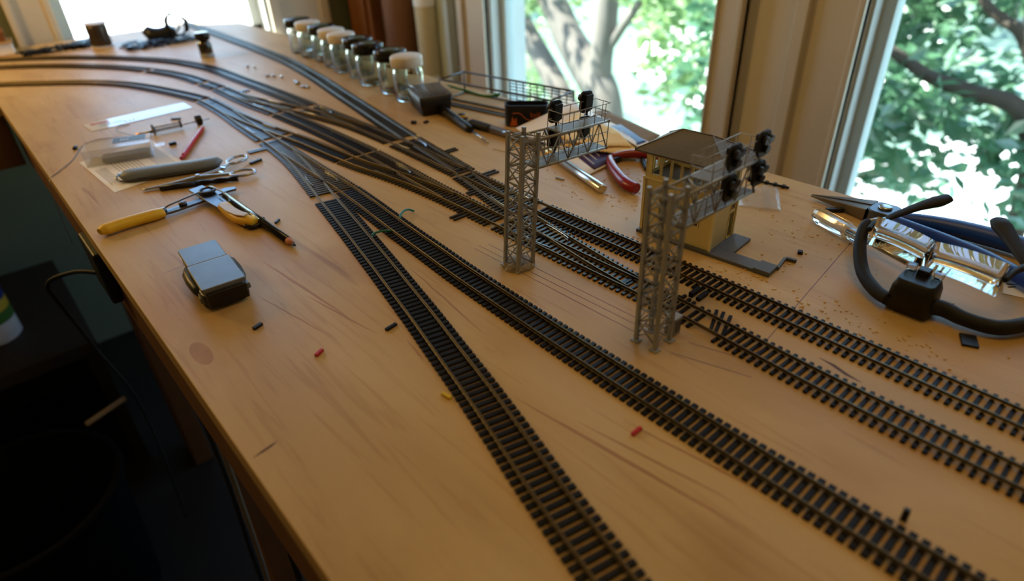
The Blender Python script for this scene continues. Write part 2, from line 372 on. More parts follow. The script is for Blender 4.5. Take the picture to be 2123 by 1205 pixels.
MB().box(W3[0]-110, W3[1]+110, YF-46, YF+40, WZ3[0]-26, WZ3[0]).build('sill', WHITET, w, bevel=3)
fy = YF+52; f = MB(); t = 34
f.box(W3[0], W3[0]+t, fy, fy+32, *WZ3).box(W3[1]-t, W3[1], fy, fy+32, *WZ3).box(W3[0], W3[1], fy, fy+32, WZ3[0], WZ3[0]+34).box(W3[0], W3[1], fy, fy+32, WZ3[1]-34, WZ3[1])
f.build('sash', WHITET, w, bevel=2)
f = MB().box(W3[0], W3[0]+6, YF+2, YF+WT-6, *WZ3).box(W3[1]-6, W3[1], YF+2, YF+WT-6, *WZ3).box(W3[0]+6, W3[0]+16, YF+20, YF+40, *WZ3)
f.build('jamb', WHITET, w)
MB().box(W3[0]+t, W3[1]-t, fy+14, fy+17, WZ3[0]+34, WZ3[1]-34).build('pane', WGLASS, w)
struct(MB().box(XR-18, XR, W1[1]+112, YF, FZ, FZ+110).box(XR-18, XR, YN, W1[1]+112, FZ, FZ+110).build('baseboard_right', CREAMT, bevel=2))
struct(MB().box(XR-30, XR, W1[1]+150, W1[1]+310, FZ, CZ).build('trim_1', PALEBLUE, bevel=2))
# ================================================================== the workbench
TX0, TX1, TY0, TY1, TC = 44.0, 634.0, -420.0, 1940.0, 1358.0
wb = thing('workbench', 'long birch plywood workbench top carrying the model railway', 'workbench', (TX0, TY0, -18))
MB().box(TX0, TX1, TY0, 1406.6, -18, 0).build('plywood_sheet', PLY, wb, bevel=0.8)
MB().box(-1500, TX1, 1407.4, TY1, -18, 0).box(-1500, TX0-0.3, TC, 1407.4, -18, 0).build('plywood_sheet', PLY, wb, bevel=0.8)
MB().box(TX0+6, TX0+44, TY0, 1400, -107, -18).build('apron_board', LUMBER, wb, bevel=2)
MB().box(TX1-60, TX1-22, TY0, 1900, -107, -18).build('apron_board', LUMBER, wb, bevel=2)
MB().box(-1480, TX0, TC+10, TC+48, -107, -18).build('apron_board', LUMBER, wb, bevel=2)
for y in (-300, 420, 1290): MB().box(TX0+50, TX1-70, y, y+38, -107, -18).build('cross_joist', LUMBER, wb, bevel=2)
for x, y in ((TX0+46, -300), (TX0+46, 760), (TX0+46, 1290), (TX1-100, -300), (TX1-100, 760), (TX1-100, 1880), (-1400, 1400), (-600, 1880)):
    MB().box(x, x+38, y, y+88, FZ, -18).build('leg', LUMBER, wb, bevel=2)
def mark(pts, w, m, name='pencil_line', z=0.06, taper=False):
    P = [Vector((a, b)) for a, b in pts]; n = len(P); vs = []
    for i in range(n):
        t = (P[min(i+1, n-1)]-P[max(i-1, 0)]).normalized(); q = Vector((-t.y, t.x))
        ww = w*(math.sin(math.pi*(i+.15)/(n-1+.3)) if taper else 1)
        vs += [(P[i].x+q.x*ww/2, P[i].y+q.y*ww/2, z), (P[i].x-q.x*ww/2, P[i].y-q.y*ww/2, z)]
    MB().add(vs, [(2*i, 2*i+1, 2*i+3, 2*i+2) for i in range(n-1)]).build(name, m, wb)
for a, b in (((297, 403), (301, 216)), ((303, 405), (309, 205)), ((311, 400), (316, 205)), ((547, 176), (334, 149)), ((318, 188), (333, 140)), ((300, 190), (316, 138))): mark([a, b], 0.55, LINEM)
mark([(464, 747), (560, 690)], 0.5, LINEM); mark([(74, 562), (98, 566)], 0.5, LINEM)
mark([(48, 297), (54, 298), (60, 299), (64, 300)], 2.2, STAIND, 'wood_streak', taper=True)
mark([(366, 118), (365, 108), (362, 98), (361, 88)], 3.0, STAIND, 'wood_streak', taper=True)
def wav(x0, y0, x1, y1, w, m, k=9):
    pts = []
    for i in range(k):
        t = i/(k-1); pts.append((x0+(x1-x0)*t+random.uniform(-.35, .35), y0+(y1-y0)*t))
    mark(pts, w, m, 'wood_streak', taper=True)
for a in ((147, 523, 160, 385, 2.6), (150, 440, 164, 352, 1.8), (236, 420, 221, 296, 1.8), (192, 232, 212, 75, 2.6), (205, 190, 222, 90, 1.6), (120, 470, 138, 372, 1.4), (226, 170, 240, 70, 1.6), (176, 330, 171, 300, 1.6)):
    wav(*a, STAIN)
st = MB(); st.add([(60+6.5*math.cos(a), 421+17*math.sin(a), 0.05) for a in [k*math.pi/10 for k in range(20)]], [tuple(range(20))]); st.build('oval_stain', STAIN, wb)
# ================================================================== tracks
GA = 16.5
def curve_fn(pts):
    """smooth x(y) through (y, x) pairs (cubic Hermite)"""
    pts = sorted(pts); Y = [p[0] for p in pts]; X = [p[1] for p in pts]; n = len(Y)
    d = []
    for i in range(n):
        a, b = max(i-1, 0), min(i+1, n-1); d.append((X[b]-X[a])/(Y[b]-Y[a]))
    def fn(y):
        i = 0
        while i < n-2 and y > Y[i+1]: i += 1
        if y < Y[0]: return X[0]+d[0]*(y-Y[0])
        if y > Y[-1]: return X[-1]+d[-1]*(y-Y[-1])
        h = Y[i+1]-Y[i]; t = (y-Y[i])/h
        return (2*t**3-3*t*t+1)*X[i]+(t**3-2*t*t+t)*h*d[i]+(-2*t**3+3*t*t)*X[i+1]+(t**3-t*t)*h*d[i+1]
    return fn
rA = curve_fn([(1130, 296.5), (1060, 298), (1000, 296.5), (930, 292), (870, 289), (830, 287.5), (790, 285), (750, 281), (710, 275), (670, 267.5), (625, 258.5), (600, 253), (542, 241.5), (486, 230), (431, 218.5), (385, 208.5), (346, 200), (297, 188.5), (252, 178), (212, 168), (170, 157), (130, 147.5), (90, 138.5), (20, 122)])
rB = curve_fn([(1130, 296.5), (930, 292), (870, 289), (830, 287.5), (790, 285.5), (750, 284), (700, 282), (650, 280.5), (611, 279), (560, 275.5), (517, 271.5), (478, 268), (423, 264), (378, 260.5), (320, 257.5), (260, 255), (180, 253), (100, 252.5), (-60, 253)])
r3 = curve_fn([(1130, 296.5), (1060, 298), (1000, 298.5), (950, 300.5), (900, 304.5), (850, 310.5), (800, 317), (750, 321), (700, 324.5), (650, 329.5), (600, 337.5), (560, 342), (520, 344.5), (480, 345.5), (440, 345.5), (300, 346)])
r4 = curve_fn([(1210, 340.5), (1140, 342), (1060, 343), (1000, 346), (950, 350), (900, 352.5), (840, 355), (780, 356), (700, 356), (640, 354), (580, 350), (530, 347.5), (480, 346), (400, 345.5), (300, 346), (220, 346), (100, 340.5), (0, 341), (-60, 342)])
r5 = curve_fn([(1210, 340.5), (1140, 342), (1090, 344.5), (1050, 350), (1020, 357), (985, 365.5), (955, 372), (920, 379.5), (880, 387.5), (840, 394.5), (800, 399.5), (760, 401.5), (700, 402)])
r6 = curve_fn([(1240, 388), (1180, 392), (1100, 396), (1000, 398.5), (900, 400.5), (800, 402), (700, 402), (620, 400), (560, 397.5), (480, 394.5), (400, 393), (200, 393), (0, 390.5), (-60, 390)])
r7 = curve_fn([(1935, 528), (1700, 526), (1480, 522), (1350, 517), (1255, 511), (1107, 492), (1010, 475.5), (930, 461.5), (870, 451.5), (814, 441.5), (759, 432), (683, 419.5), (632, 412), (600, 407.5), (563, 402), (527, 398), (483, 394.8), (400, 393)])
r8 = curve_fn([(620, 400), (575, 398), (540, 393.5), (504, 387), (473, 380.5), (440, 374.5), (396, 366.5), (358, 360.5), (330, 356.5), (300, 352.5), (275, 350), (245, 347), (200, 346), (100, 340.5)])
PROF = [(-0.9, 1.9), (-0.9, 2.15), (-0.3, 2.5), (-0.3, 3.7), (-0.5, 3.9), (-0.5, 4.45), (-0.36, 4.6), (0.36, 4.6), (0.5, 4.45), (0.5, 3.9), (0.3, 3.7), (0.3, 2.5), (0.9, 2.15), (0.9, 1.9)]
def sweep(poly, prof=PROF, mb=None):
    mb = mb or MB(); n = len(poly); P = [Vector(p) for p in poly]; rings = []
    for i in range(n):
        t = (P[min(i+1, n-1)]-P[max(i-1, 0)]).normalized(); q = Vector((-t.y, t.x))
        rings.append([(P[i].x+q.x*a, P[i].y+q.y*a, z) for a, z in prof])
    return mb.loft(rings, smooth=False)
def rail_poly(fn, side, y0, y1, step=6.0):
    n = max(2, int(abs(y1-y0)/step)+1); out = []
    for i in range(n+1):
        y = y0+(y1-y0)*i/n; sl = (fn(y+1)-fn(y-1))/2; k = math.sqrt(1+sl*sl); d = side*GA/2
        out.append((fn(y)+d/k, y-d*sl/k))
    return out
_tm = MB(); tw = 1.3
_tm.add([(-0.5, -tw, 0), (0.5, -tw, 0), (0.5, tw, 0), (-0.5, tw, 0), (-0.5, -tw, 1.7), (0.5, -tw, 1.7), (0.5, tw, 1.7), (-0.5, tw, 1.7), (-0.497, -tw*.8, 2.0), (0.497, -tw*.8, 2.0), (0.497, tw*.8, 2.0), (-0.497, tw*.8, 2.0)],
        [(3, 2, 1, 0), (0, 1, 5, 4), (1, 2, 6, 5), (2, 3, 7, 6), (3, 0, 4, 7), (4, 5, 9, 8), (5, 6, 10, 9), (6, 7, 11, 10), (7, 4, 8, 11), (8, 9, 10, 11)])
TIE_MESH = _tm.mesh('tie'); TIE_MESH.materials.append(TIE)
TIE_TURN = _tm.mesh('tie'); TIE_TURN.materials.append(TIEG)
# full-length tie with spike heads beside both rails (30 mm long)
_t2 = MB(); _t2.add([(x*30, y, z) for x, y, z in _tm.v], _tm.f)
for sx in (-1, 1):
    for e in (-1, 1): _t2.box(sx*8.25+e*1.55-.45, sx*8.25+e*1.55+.45, -.55, .55, 1.9, 2.75)
TIE_FULL = _t2.mesh('tie'); TIE_FULL.materials.append(TIE)
def put_tie(parent, xl, xr, y, rot, bulk=None, wy=1.0, me=None):
    L_ = xr-xl; c = ((xl+xr)/2, y)
    if bulk is not None:
        ca, sa = math.cos(rot), math.sin(rot)
        bulk.add([(c[0]+vx*L_*ca-vy*sa, c[1]+vx*L_*sa+vy*ca, vz) for vx, vy, vz in _tm.v], _tm.f); return
    if me is None and abs(L_-30) < 0.05: return inst('tie', TIE_FULL, (c[0], c[1], 0), rot, (1, wy, 1), parent)
    return inst('tie', me or TIE_MESH, (c[0], c[1], 0), rot, (L_, wy, 1), parent)
def joiner(parent, fn, y):
    for s in (-1, 1):
        sweep(rail_poly(fn, s, y-5, y+5, 5), [(-1.35, 1.85), (-1.35, 2.6), (-0.85, 3.2), (-0.55, 3.2), (-0.55, 2.7), (0.55, 2.7), (0.55, 3.2), (0.85, 3.2), (1.35, 2.6), (1.35, 1.85)]).build('rail_joiner', RAILM, parent)
def flex(name, label, fn, y0, y1, ties=None, avoid=None, step=5.7, bulk=False, skip=(), wy=1.0, group='track pieces on the bench'):
    ym = (y0+y1)/2
    t = thing(name, label, 'track', (fn(ym), ym, 0), group=group)
    for s in (-1, 1): sweep(rail_poly(fn, s, y0, y1)).build('rail', RAILM, t)
    a, b = ties or (y0, y1); bk = MB() if bulk else None
    y = a+2
    while y < b-1:
        if not any(p <= y <= q for p, q in skip):
            x = fn(y); sl = (fn(y+2)-fn(y-2))/4; hl = hr = 15.0
            for g in (avoid or []):
                gx = g(y)
                if gx < x: hl = min(hl, (x-gx)/2-0.4)
                else: hr = min(hr, (gx-x)/2-0.4)
            if hl > 4 and hr > 4:
                jit = random.uniform(-.006, .006)
                put_tie(t, x-hl, x+hr, y+ (hr-hl)*.5*(-sl), -math.atan(sl)+jit, bk, wy)
        y += step
    if bk: bk.build('tie_strip', TIEG, t, kind='stuff')
    return t
def dist_fn(f, g, y): return abs(f(y)-g(y))
def turnout(name, label, fm, fd, y0, y1, toe, frog, ties=None, avoidL=None, avoidR=None, step=5.9, long_ties=()):
    """fm main route, fd branch route, coincident at 'toe' end; frog = y of the crossing rails"""
    t = thing(name, label, 'track turnout', (fm((y0+y1)/2), (y0+y1)/2, 0), group='turnouts on the bench')
    left, right = (fm, fd) if fm(frog) < fd(frog) else (fd, fm)
    up = 1 if frog > toe else -1
    sweep(rail_poly(left, -1, y0, y1)).build('stock_rail', RAILM, t); sweep(rail_poly(right, 1, y0, y1)).build('stock_rail', RAILM, t)
    # exact crossing of left's right rail and right's left rail
    def gap(y): return (right(y)-GA/2)-(left(y)+GA/2)
    fy = frog; best = 1e9; y = min(toe, frog)-30
    while y < max(toe, frog)+60:
        if abs(gap(y)) < best: best = abs(gap(y)); fy = y
        y += 1.0
    for f_, side, stock, sd in ((left, 1, right, 1), (right, -1, left, -1)):
        # closure rail from the point tip to the frog
        yy = toe; 
        while abs((f_(yy)+side*GA/2)-(stock(yy)+sd*GA/2)) < 1.7 and abs(yy-fy) > 20: yy += up*2
        sweep(rail_poly(f_, side, yy, fy-up*3)).build('point_rail', RAILM, t)
        far = y1 if up > 0 else y0
        if (far-fy)*up > 6: sweep(rail_poly(f_, side, fy+up*4, far)).build('frog_rail', RAILM, t)
    # frog casting and wing rails
    fx = left(fy)+GA/2
    sl = (fm(fy+3)-fm(fy-3))/6
    fr = MB().obox((fx, fy+up*1.5, 1.9), 3.4, 13, 2.2, -math.degrees(math.atan(sl))); fr.build('frog', RAILD, t, bevel=.3)
    for f_, side in ((left, 1), (right, -1)):
        p = rail_poly(f_, side, fy-up*4, fy+up*16, 5); k = [(a-side*(1.5+0.10*i*i)*0+(-side)*(-1)*(0.4*i), b) for i, (a, b) in enumerate(p)]
        sweep(k, [(a*.7, z) for a, z in PROF]).build('wing_rail', RAILM, t)
    for f_, side in ((left, -1), (right, 1)):
        p = rail_poly(f_, side, fy-17, fy+17, 5); n = len(p)
        k = [(a-side*(2.0+1.3*abs(2*i/(n-1)-1)**3), b) for i, (a, b) in enumerate(p)]
        sweep(k, [(a*.7, z) for a, z in PROF]).build('guard_rail', STEEL, t)
    a, b = ties or (y0, y1); y = a+2
    while y < b-1:
        xs = (left(y), right(y)); xl, xr = xs[0]-15, xs[1]+15
        if avoidL: xl = max(xl, (avoidL(y)+xs[0])/2+.4)
        if avoidR: xr = min(xr, (avoidR(y)+xs[1])/2-.4)
        sl = (fm(y+2)-fm(y-2))/4
        for ly, le, re in long_ties:
            if abs(ly-y) <= step*1.05: xl -= le; xr += re
        put_tie(t, xl, xr, y, -math.atan(sl)+random.uniform(-.004, .004), None, 1.1, TIE_TURN); y += step
    # throw bar near the point tips
    ty = toe+up*6; MB().box(left(ty)-11, right(ty)+11, ty-1.2, ty+1.2, 2.0, 2.8).build('throw_bar', RAILD, t)
    return t
tA = flex('flex_track', 'nearest black-tied track running diagonally to the bottom edge of the photo', rA, 20, 604, (20, 598), [rB], wy=1.42)
tB = flex('flex_track', 'second track from the near edge, bending away from the nearest diagonal track', rB, -60, 610, (-60, 605), [rA], wy=1.4)
turnout('track_turnout', 'turnout with bright guard rails where the two nearest tracks join', rA, rB, 604, 834, 826, 672, (612, 828), avoidR=r3, long_ties=((806, 22, 0),))
turnout('track_turnout', 'turnout with blue-lit ties at the foot of the innermost curve', rA, r3, 834, 1112, 1085, 885, (842, 1105))
flex('connecting_track', 'short track between the blue-lit inner turnout and the long crossover turnout', r3, 690, 834, (694, 832), [rA, r4])
flex('connecting_track', 'straight middle track above the short connecting track', r4, 690, 942, (694, 938), [r3])
turnout('track_turnout', 'long turnout left of the first signal bridge, with two tie stubs on its near side', r4, r3, 428, 690, 470, 600, (430, 688), avoidR=r8, long_ties=((462, 13, 0),))
turnout('track_turnout', 'blue-lit turnout on the middle curved line', r4, r5, 942, 1168, 1150, 985, (950, 1160), avoidR=r6, long_ties=((1112, 0, 15),))
turnout('track_turnout', 'turnout where the middle and outer curved lines merge', r6, r5, 700, 940, 770, 905, (706, 930), avoidR=r7)
turnout('track_turnout', 'turnout where the far straight track meets the main line', r6, r7, 548, 702, 556, 672, (552, 692), long_ties=((622, 0, 16),))
turnout('track_turnout', 'turnout behind the first signal bridge leading onto the farthest near track', r6, r8, 424, 548, 540, 478, (430, 546), avoidL=r4, long_ties=((527, 0, 18), (500, 6, 0)))
turnout('track_turnout', 'turnout between the two signal bridges', r4, r8, 242, 428, 262, 363, (246, 424), avoidR=r6)
tC = flex('flex_track', 'third track running right past the foot of the second signal bridge', r4, -60, 242, (-60, 240), skip=((181, 226),))
for y, x, rot, l in ((224, 352, 2, 26), (219, 350, -1, 26), (213.5, 348, 2, 28), (205.5, 346, 0, 29), (199.5, 346, 1, 29), (190.5, 352, 24, 27), (186, 352.5, 21, 28), (180, 352, 20, 28)): inst('tie', TIE_MESH, (x, y, 0), math.radians(rot), (l, 1, 1), tC)
for y, x, h in ((221.5, 373, 4.2), (214.5, 372.5, 3.2)): MB().obox((x, y, 0), 13, 3.6, h, 3).build('spacer_block', TIE, tC, bevel=.4, label='loose black block beside the ties')
flex('flex_track', 'farthest track passing right in front of the yellow signal tower', r6, -60, 424, (-60, 421), [r8])
flex('flex_track', 'long straight track running back to the far window beside the jars', r7, 702, 1938, (708, 1934), [r6], bulk=True)
def curved(name, label, pts, gaps=(), group='track pieces on the bench'):
    P = spline([(a, b, 0) for a, b in pts], 10); base = P[len(P)//2]
    t = thing(name, label, 'track', (base.x, base.y, 0), group=group)
    poly = [(p.x, p.y) for p in P]
    def off(d):
        out = []
        for i in range(len(poly)):
            a = Vector(poly[max(i-1, 0)]); b = Vector(poly[min(i+1, len(poly)-1)]); q = (b-a).normalized(); out.append((poly[i][0]-q.y*d, poly[i][1]+q.x*d))
        return out
    for d in (-GA/2, GA/2): sweep(off(d)).build('rail', RAILM, t)
    bk = MB(); acc = 0.0; nxt = 3.0
    for i in range(len(poly)-1):
        a = Vector(poly[i]); b = Vector(poly[i+1]); L_ = (b-a).length
        while nxt <= acc+L_:
            p = a+(b-a)*((nxt-acc)/L_)
            if not any(g0 < nxt < g1 for g0, g1 in gaps):
                an = math.atan2(b.y-a.y, b.x-a.x)+math.pi/2
                ca, sa = math.cos(an), math.sin(an)
                bk.add([(p.x+vx*30*ca-vy*sa, p.y+vx*30*sa+vy*ca, vz) for vx, vy, vz in _tm.v], _tm.f)
            nxt += 5.7
        acc += L_
    bk.build('tie_strip', TIEG, t, kind='stuff'); return t
curved('curved_track', 'innermost of the three curved tracks sweeping off to the left', [(rA(1112), 1112), (289, 1150), (269, 1227), (239, 1317), (201, 1385), (157, 1436), (66, 1524), (-40, 1600), (-200, 1660)], gaps=((0, 8),))
curved('curved_track', 'middle of the three curved tracks sweeping off to the left', [(r4(1168), 1168), (336, 1225), (328, 1300), (309, 1375), (275, 1462), (233, 1535), (171, 1620), (86, 1703), (-20, 1770), (-180, 1820)], gaps=((0, 8), (52, 66), (246, 260)))
curved('curved_track', 'outermost of the three curved tracks sweeping off to the left', [(r6(940), 940), (397.5, 1040), (394.5, 1130), (391, 1200), (387.5, 1300), (378, 1364), (355, 1452), (315, 1538), (254, 1634), (186, 1715), (96, 1792), (0, 1845), (-170, 1900)], gaps=((0, 8),))
# ================================================================== outside
GZ = -3300.0
struct(MB().box(XR+WT+600, 60000, -40000, 60000, GZ-100, GZ).box(-40000, XR+WT+600, YF+WT+600, 60000, GZ-100, GZ).build('ground', LAWN))
struct(MB().prism([(9500, 5200), (23000, 6200), (30000, 13500), (17000, 13000), (11500, 9200)], GZ, GZ+6).build('driveway', PAVE))
struct(MB().prism([(6500, -1500), (11500, -1800), (12000, 2700), (8300, 3500), (6200, 2600)], GZ, GZ+6).build('patio', PAVE))
struct(MB().prism([(1500, 14000), (9000, 13000), (16000, 24000), (14000, 40000), (3000, 42000)], GZ, GZ+6).build('driveway', PAVE))
struct(MB().box(XL-WT-500, XR+WT+650, YN-WT-500, YF+WT+250, CZ+150, CZ+260).build('shade_eave', CREAMT))  # unseen overhang, added to cut the sky light reaching the windows
def leaves(mb, c, rx, ry, rz, n, size, shell=0.0):
    for _ in range(n):
        while True:
            p = Vector((random.uniform(-1, 1), random.uniform(-1, 1), random.uniform(-1, 1)))
            if shell <= p.length <= 1: break
        q = Vector((c[0]+p.x*rx, c[1]+p.y*ry, c[2]+p.z*rz)); s = size*random.uniform(.6, 1.3)
        a = Vector((random.gauss(0, 1), random.gauss(0, 1), random.gauss(0, .6))).normalized(); b = a.cross(Vector((random.gauss(0, 1), random.gauss(0, 1), random.gauss(0, 1)))).normalized()
        nrm = a.cross(b)
        mb.add([q-a*s*.6, q-b*s*.28+nrm*s*.06, q+a*s*.6, q+b*s*.28+nrm*s*.06], [(0, 1, 2), (0, 2, 3)])
def tree(name, label, trunks, clumps, leafm, lsize, base, bark=BARK):
    t = thing(name, label, 'tree', base)
    for i, (pts, r0, r1) in enumerate(trunks):
        P = spline(pts, 5); n = len(P); MB().tube(P, 0, 10, rs=[r0+(r1-r0)*k/(n-1) for k in range(n)]).build('trunk' if i == 0 else 'branch', bark, t)
    mb = MB()
    for c in clumps: leaves(mb, c[0], c[1], c[2], c[3], c[4], lsize)
    mb.build('foliage', leafm, t, kind='stuff'); return t
T1 = [([(4230, 3480, GZ), (4215, 3540, -2500), (4200, 3562, -1832), (4200, 3608, -1530), (4200, 3680, -1246), (4200, 3857, -1069), (4200, 4066, -855), (4200, 4276, -562), (4200, 4486, -300), (4250, 4800, 200), (4300, 5000, 900)], 210, 85),
      ([(4200, 3690, -1250), (4200, 3693, -1005), (4200, 3654, -731), (4200, 3631, -511), (4200, 3579, -250), (4220, 3500, 200), (4250, 3400, 900)], 112, 70),
      ([(4260, 3500, -2500), (4230, 3740, -1900), (4200, 3900, -1680), (4200, 4087, -1451), (4200, 4310, -1181), (4200, 4565, -914), (4200, 4820, -604), (4230, 4980, -250), (4280, 5200, 500)], 125, 85),
      ([(4200, 3670, -950), (4200, 3609, -877), (4200, 3454, -673), (4200, 3302, -485), (4200, 3100, -250), (4250, 2850, 100)], 44, 24)]
random.seed(21)
C1_ = []
for _ in range(34): C1_.append(((random.uniform(4500, 6200), random.uniform(3000, 6200), random.uniform(-1200, 300)), random.uniform(200, 420), random.uniform(200, 420), random.uniform(160, 340), 85))
for y, z in ((3050, -520), (2950, -700), (2900, -900), (3150, -350), (2800, -420), (3350, -300), (2760, -1050), (4450, -500), (4700, -300), (3950, -380)): C1_.append(((random.uniform(3900, 4500), y, z), 160, 150, 190, 80))
for _ in range(60): C1_.append(((random.uniform(3300, 6600), random.uniform(2700, 6500), random.uniform(300, 4200)), random.uniform(350, 700), random.uniform(350, 700), random.uniform(300, 550), 60))  # upper crown out of view, added to block sky from the window
tree('yard_tree', 'grey forked tree trunk with pale green leaves outside the middle window', T1, C1_, LEAFY, 95, (4230, 3480, GZ))
T2_ = [([(3300, 300, GZ), (3250, 350, -2000), (3150, 420, -900), (3000, 506, -525), (3000, 706, -470), (3000, 856, -439), (3000, 983, -381), (3000, 1184, -290), (3050, 1500, -150)], 46, 16),
       ([(3150, 420, -900), (3050, 480, -500), (3000, 597, -259), (3000, 681, -202), (3000, 762, -143), (3020, 900, 60)], 26, 16),
       ([(3160, 410, -800), (3200, 300, -200), (3300, 200, 600)], 46, 30)]
C2_ = []
for _ in range(95): C2_.append(((random.uniform(2850, 4300), random.uniform(-200, 1900), random.uniform(-950, 350)), random.uniform(140, 300), random.uniform(140, 300), random.uniform(110, 240), 75))
for _ in range(26): C2_.append(((random.uniform(3200, 5600), random.uniform(-600, 1900), random.uniform(-1900, -700)), random.uniform(160, 320), random.uniform(160, 320), random.uniform(110, 240), 70))
for _ in range(110): C2_.append(((random.uniform(2500, 4600), random.uniform(-2200, 1900), random.uniform(200, 4200)), random.uniform(300, 600), random.uniform(300, 600), random.uniform(260, 480), 60))  # tall unseen crown, added to dim the daylight through the right windows
tree('leafy_tree', 'dense deep green tree with a dark branch outside the right window', T2_, C2_, LEAFD, 85, (3300, 300, GZ), BARKD)
for k, (x, y, s, lab) in enumerate(((13000, 17500, 2400, 'distant round bush beyond the forked tree, left of its trunks'), (16500, 11800, 2300, 'distant round bush right of the forked tree'), (20500, 4200, 3300, 'distant bush behind the deep green tree'), (7600, 8200, 1100, 'low bush on the lawn between the forked trunks'), (12500, 27500, 2600, 'bush at the far side of the driveway beyond the far window'))):
    t = thing('bush', lab, 'bush', (x, y, GZ), group='bushes in the yard')
    MB().tube([(x, y, GZ), (x+30, y, GZ+s*.5)], 60, 8).build('stem', BARK, t)
    mb = MB()
    for _ in range(14): leaves(mb, (x+random.uniform(-.7, .7)*s, y+random.uniform(-.7, .7)*s, GZ+s*random.uniform(.25, .9)), s*.4, s*.4, s*.32, 130, s*.09)
    mb.build('foliage', LEAFY if k % 2 else LEAFD, t, kind='stuff')
# ================================================================== signal bridges
def strut(mb, a, b, r=0.45, n=5): mb.tube([a, b], r, n, cap=True, smooth=True)
def signal_bridge(label, base, heads, face, tilt=(0, 0)):
    t = thing('signal_bridge', label, 'model signal', base, local=True, group='cantilever signal bridges')
    t.rotation_euler = (math.radians(tilt[0]), math.radians(tilt[1]), 0)
    h = 8.2; HT = 117.0; ZL, ZU = 88.0, 111.0; XE = 90.0
    for sx in (-1, 1):
        for sy in (-1, 1):
            m = MB(); m.box(sx*h-1.4, sx*h+1.4, sy*h-1.4, sy*h+1.4, 1.0, HT); m.build('leg', GREY, t, bevel=.3)
            MB().box(sx*h-3, sx*h+3, sy*h-3, sy*h+3, 0, 1.0).build('foot_plate', GREY, t)
    cs = [(-h, -h), (h, -h), (h, h), (-h, h)]
    zs = [4+k*(HT-8)/9 for k in range(10)]
    for k in range(4):
        a, b = cs[k], cs[(k+1) % 4]; m = MB()
        for i in range(9):
            p, q = (a, b) if i % 2 else (b, a)
            strut(m, (p[0], p[1], zs[i]), (q[0], q[1], zs[i+1]), .7)
            strut(m, (a[0], a[1], zs[i+1]), (b[0], b[1], zs[i+1]), .55)
            mid = ((a[0]+b[0])/2, (a[1]+b[1])/2)
            strut(m, (q[0], q[1], zs[i]), (mid[0], mid[1], (zs[i]+zs[i+1])/2), .45)
        m.build('lattice', GREY, t)
    m = MB()
    for sy in (-1, 1):
        for z in (ZL, ZU): strut(m, (-h, sy*h, z), (XE, sy*h, z), 1.0, 6)
    for z in (ZL, ZU): strut(m, (XE, -h, z), (XE, h, z), .7)
    for sy in (-1, 1): m.tube([(XE-.1, sy*h, ZL-1.2), (XE+.1, sy*h, ZL+1.4)], 1.3, 6); m.tube([(XE-.1, sy*h, ZU-1.2), (XE+.1, sy*h, ZU+1.4)], 1.3, 6)
    m.build('arm_chord', GREY, t)
    xs = [h+k*(XE-h)/7 for k in range(8)]
    for sy in (-1, 1):
        m = MB()
        for i in range(7):
            strut(m, (xs[i+1], sy*h, ZL), (xs[i+1], sy*h, ZU), .4)
            a, b = (ZL, ZU) if i % 2 else (ZU, ZL)
            strut(m, (xs[i], sy*h, a), (xs[i+1], sy*h, b), .6)
        strut(m, (h, sy*h, ZL+7), (XE, sy*h, ZL+7), .38); strut(m, (h, sy*h, ZL+14), (XE, sy*h, ZL+14), .38)
        m.build('side_truss', GREY, t)
    m = MB()
    for i in range(3):
        a, b = (-h, h) if i % 2 else (h, -h)
        strut(m, (xs[i], a, ZU), (xs[i+1], b, ZU), .5)
    m.build('top_bracing', GREY, t)
    for (x0, z, nm) in ((h-1, ZL, 'lower_walkway'), (34.0, ZU, 'upper_walkway')):
        m = MB(); y = -h+.8
        while y < h-1: m.box(x0, XE, y, y+.9, z-.2, z+.7); y += 1.75
        x = x0
        while x < XE: m.box(x, x+.8, -h+.8, h-.8, z-.5, z+.1); x += 4.2
        m.build(nm, GREY, t)
    m = MB(); RT = ZU+15
    for sy in (-1, 1):
        x = 34.0
        while x < XE+1: strut(m, (x, sy*h, ZU), (x, sy*h, RT), .34); x += 12.6
        for z in (ZU+7.5, RT): strut(m, (34, sy*h, z), (XE, sy*h, z), .34)
    for z in (ZU+7.5, RT): strut(m, (XE, -h, z), (XE, h, z), .34); strut(m, (34, -h, z), (34, h, z), .34)
    strut(m, (XE, 0, ZU), (XE, 0, RT), .34)
    m.build('guard_railing', GREY, t)
    for (hx, hz) in heads:
        s = face; y0 = face*(h+1.2)
        sg = MB().prism([(hx+a, b) for a, b in rrect(13.8, 18, 4.2)], 0, 2.2)
        sg.v = [(x, y0+s*(z-1.1), y+hz) for x, y, z in sg.v]
        o = sg.build('signal_head', BLACK, t, bevel=.4)
        for dx, dz in ((-3.0, 3.4), (3.0, 3.4), (0, -3.2)):
            MB().tube([(hx+dx, y0+s*1, hz+dz), (hx+dx, y0+s*4.2, hz+dz-.5)], 2.9, 10).build('lamp_hood', BLACK, o)
        MB().box(hx-4.6, hx+4.6, y0-s*1.5-2.8, y0-s*1.5+2.8, hz-6.5, hz+6.5).build('signal_housing', BLACK, o, bevel=.8)
        MB().tube([(hx, y0-s*2, hz-11), (hx, y0-s*2, hz-4)], 1.0, 6).build('head_post', BLACK, o)
    return t
sb1 = signal_bridge('grey lattice signal bridge standing in putty, the left one of the two', (305, 352, 0), ((43, 123), (79, 125), (43, 102), (79, 104)), 1, (1.5, 3.2))
sb2 = signal_bridge('grey lattice signal bridge nearest the camera, in front of the yellow tower', (302, 207, 0), ((55, 123), (90, 123), (55, 102), (90, 102)), -1)
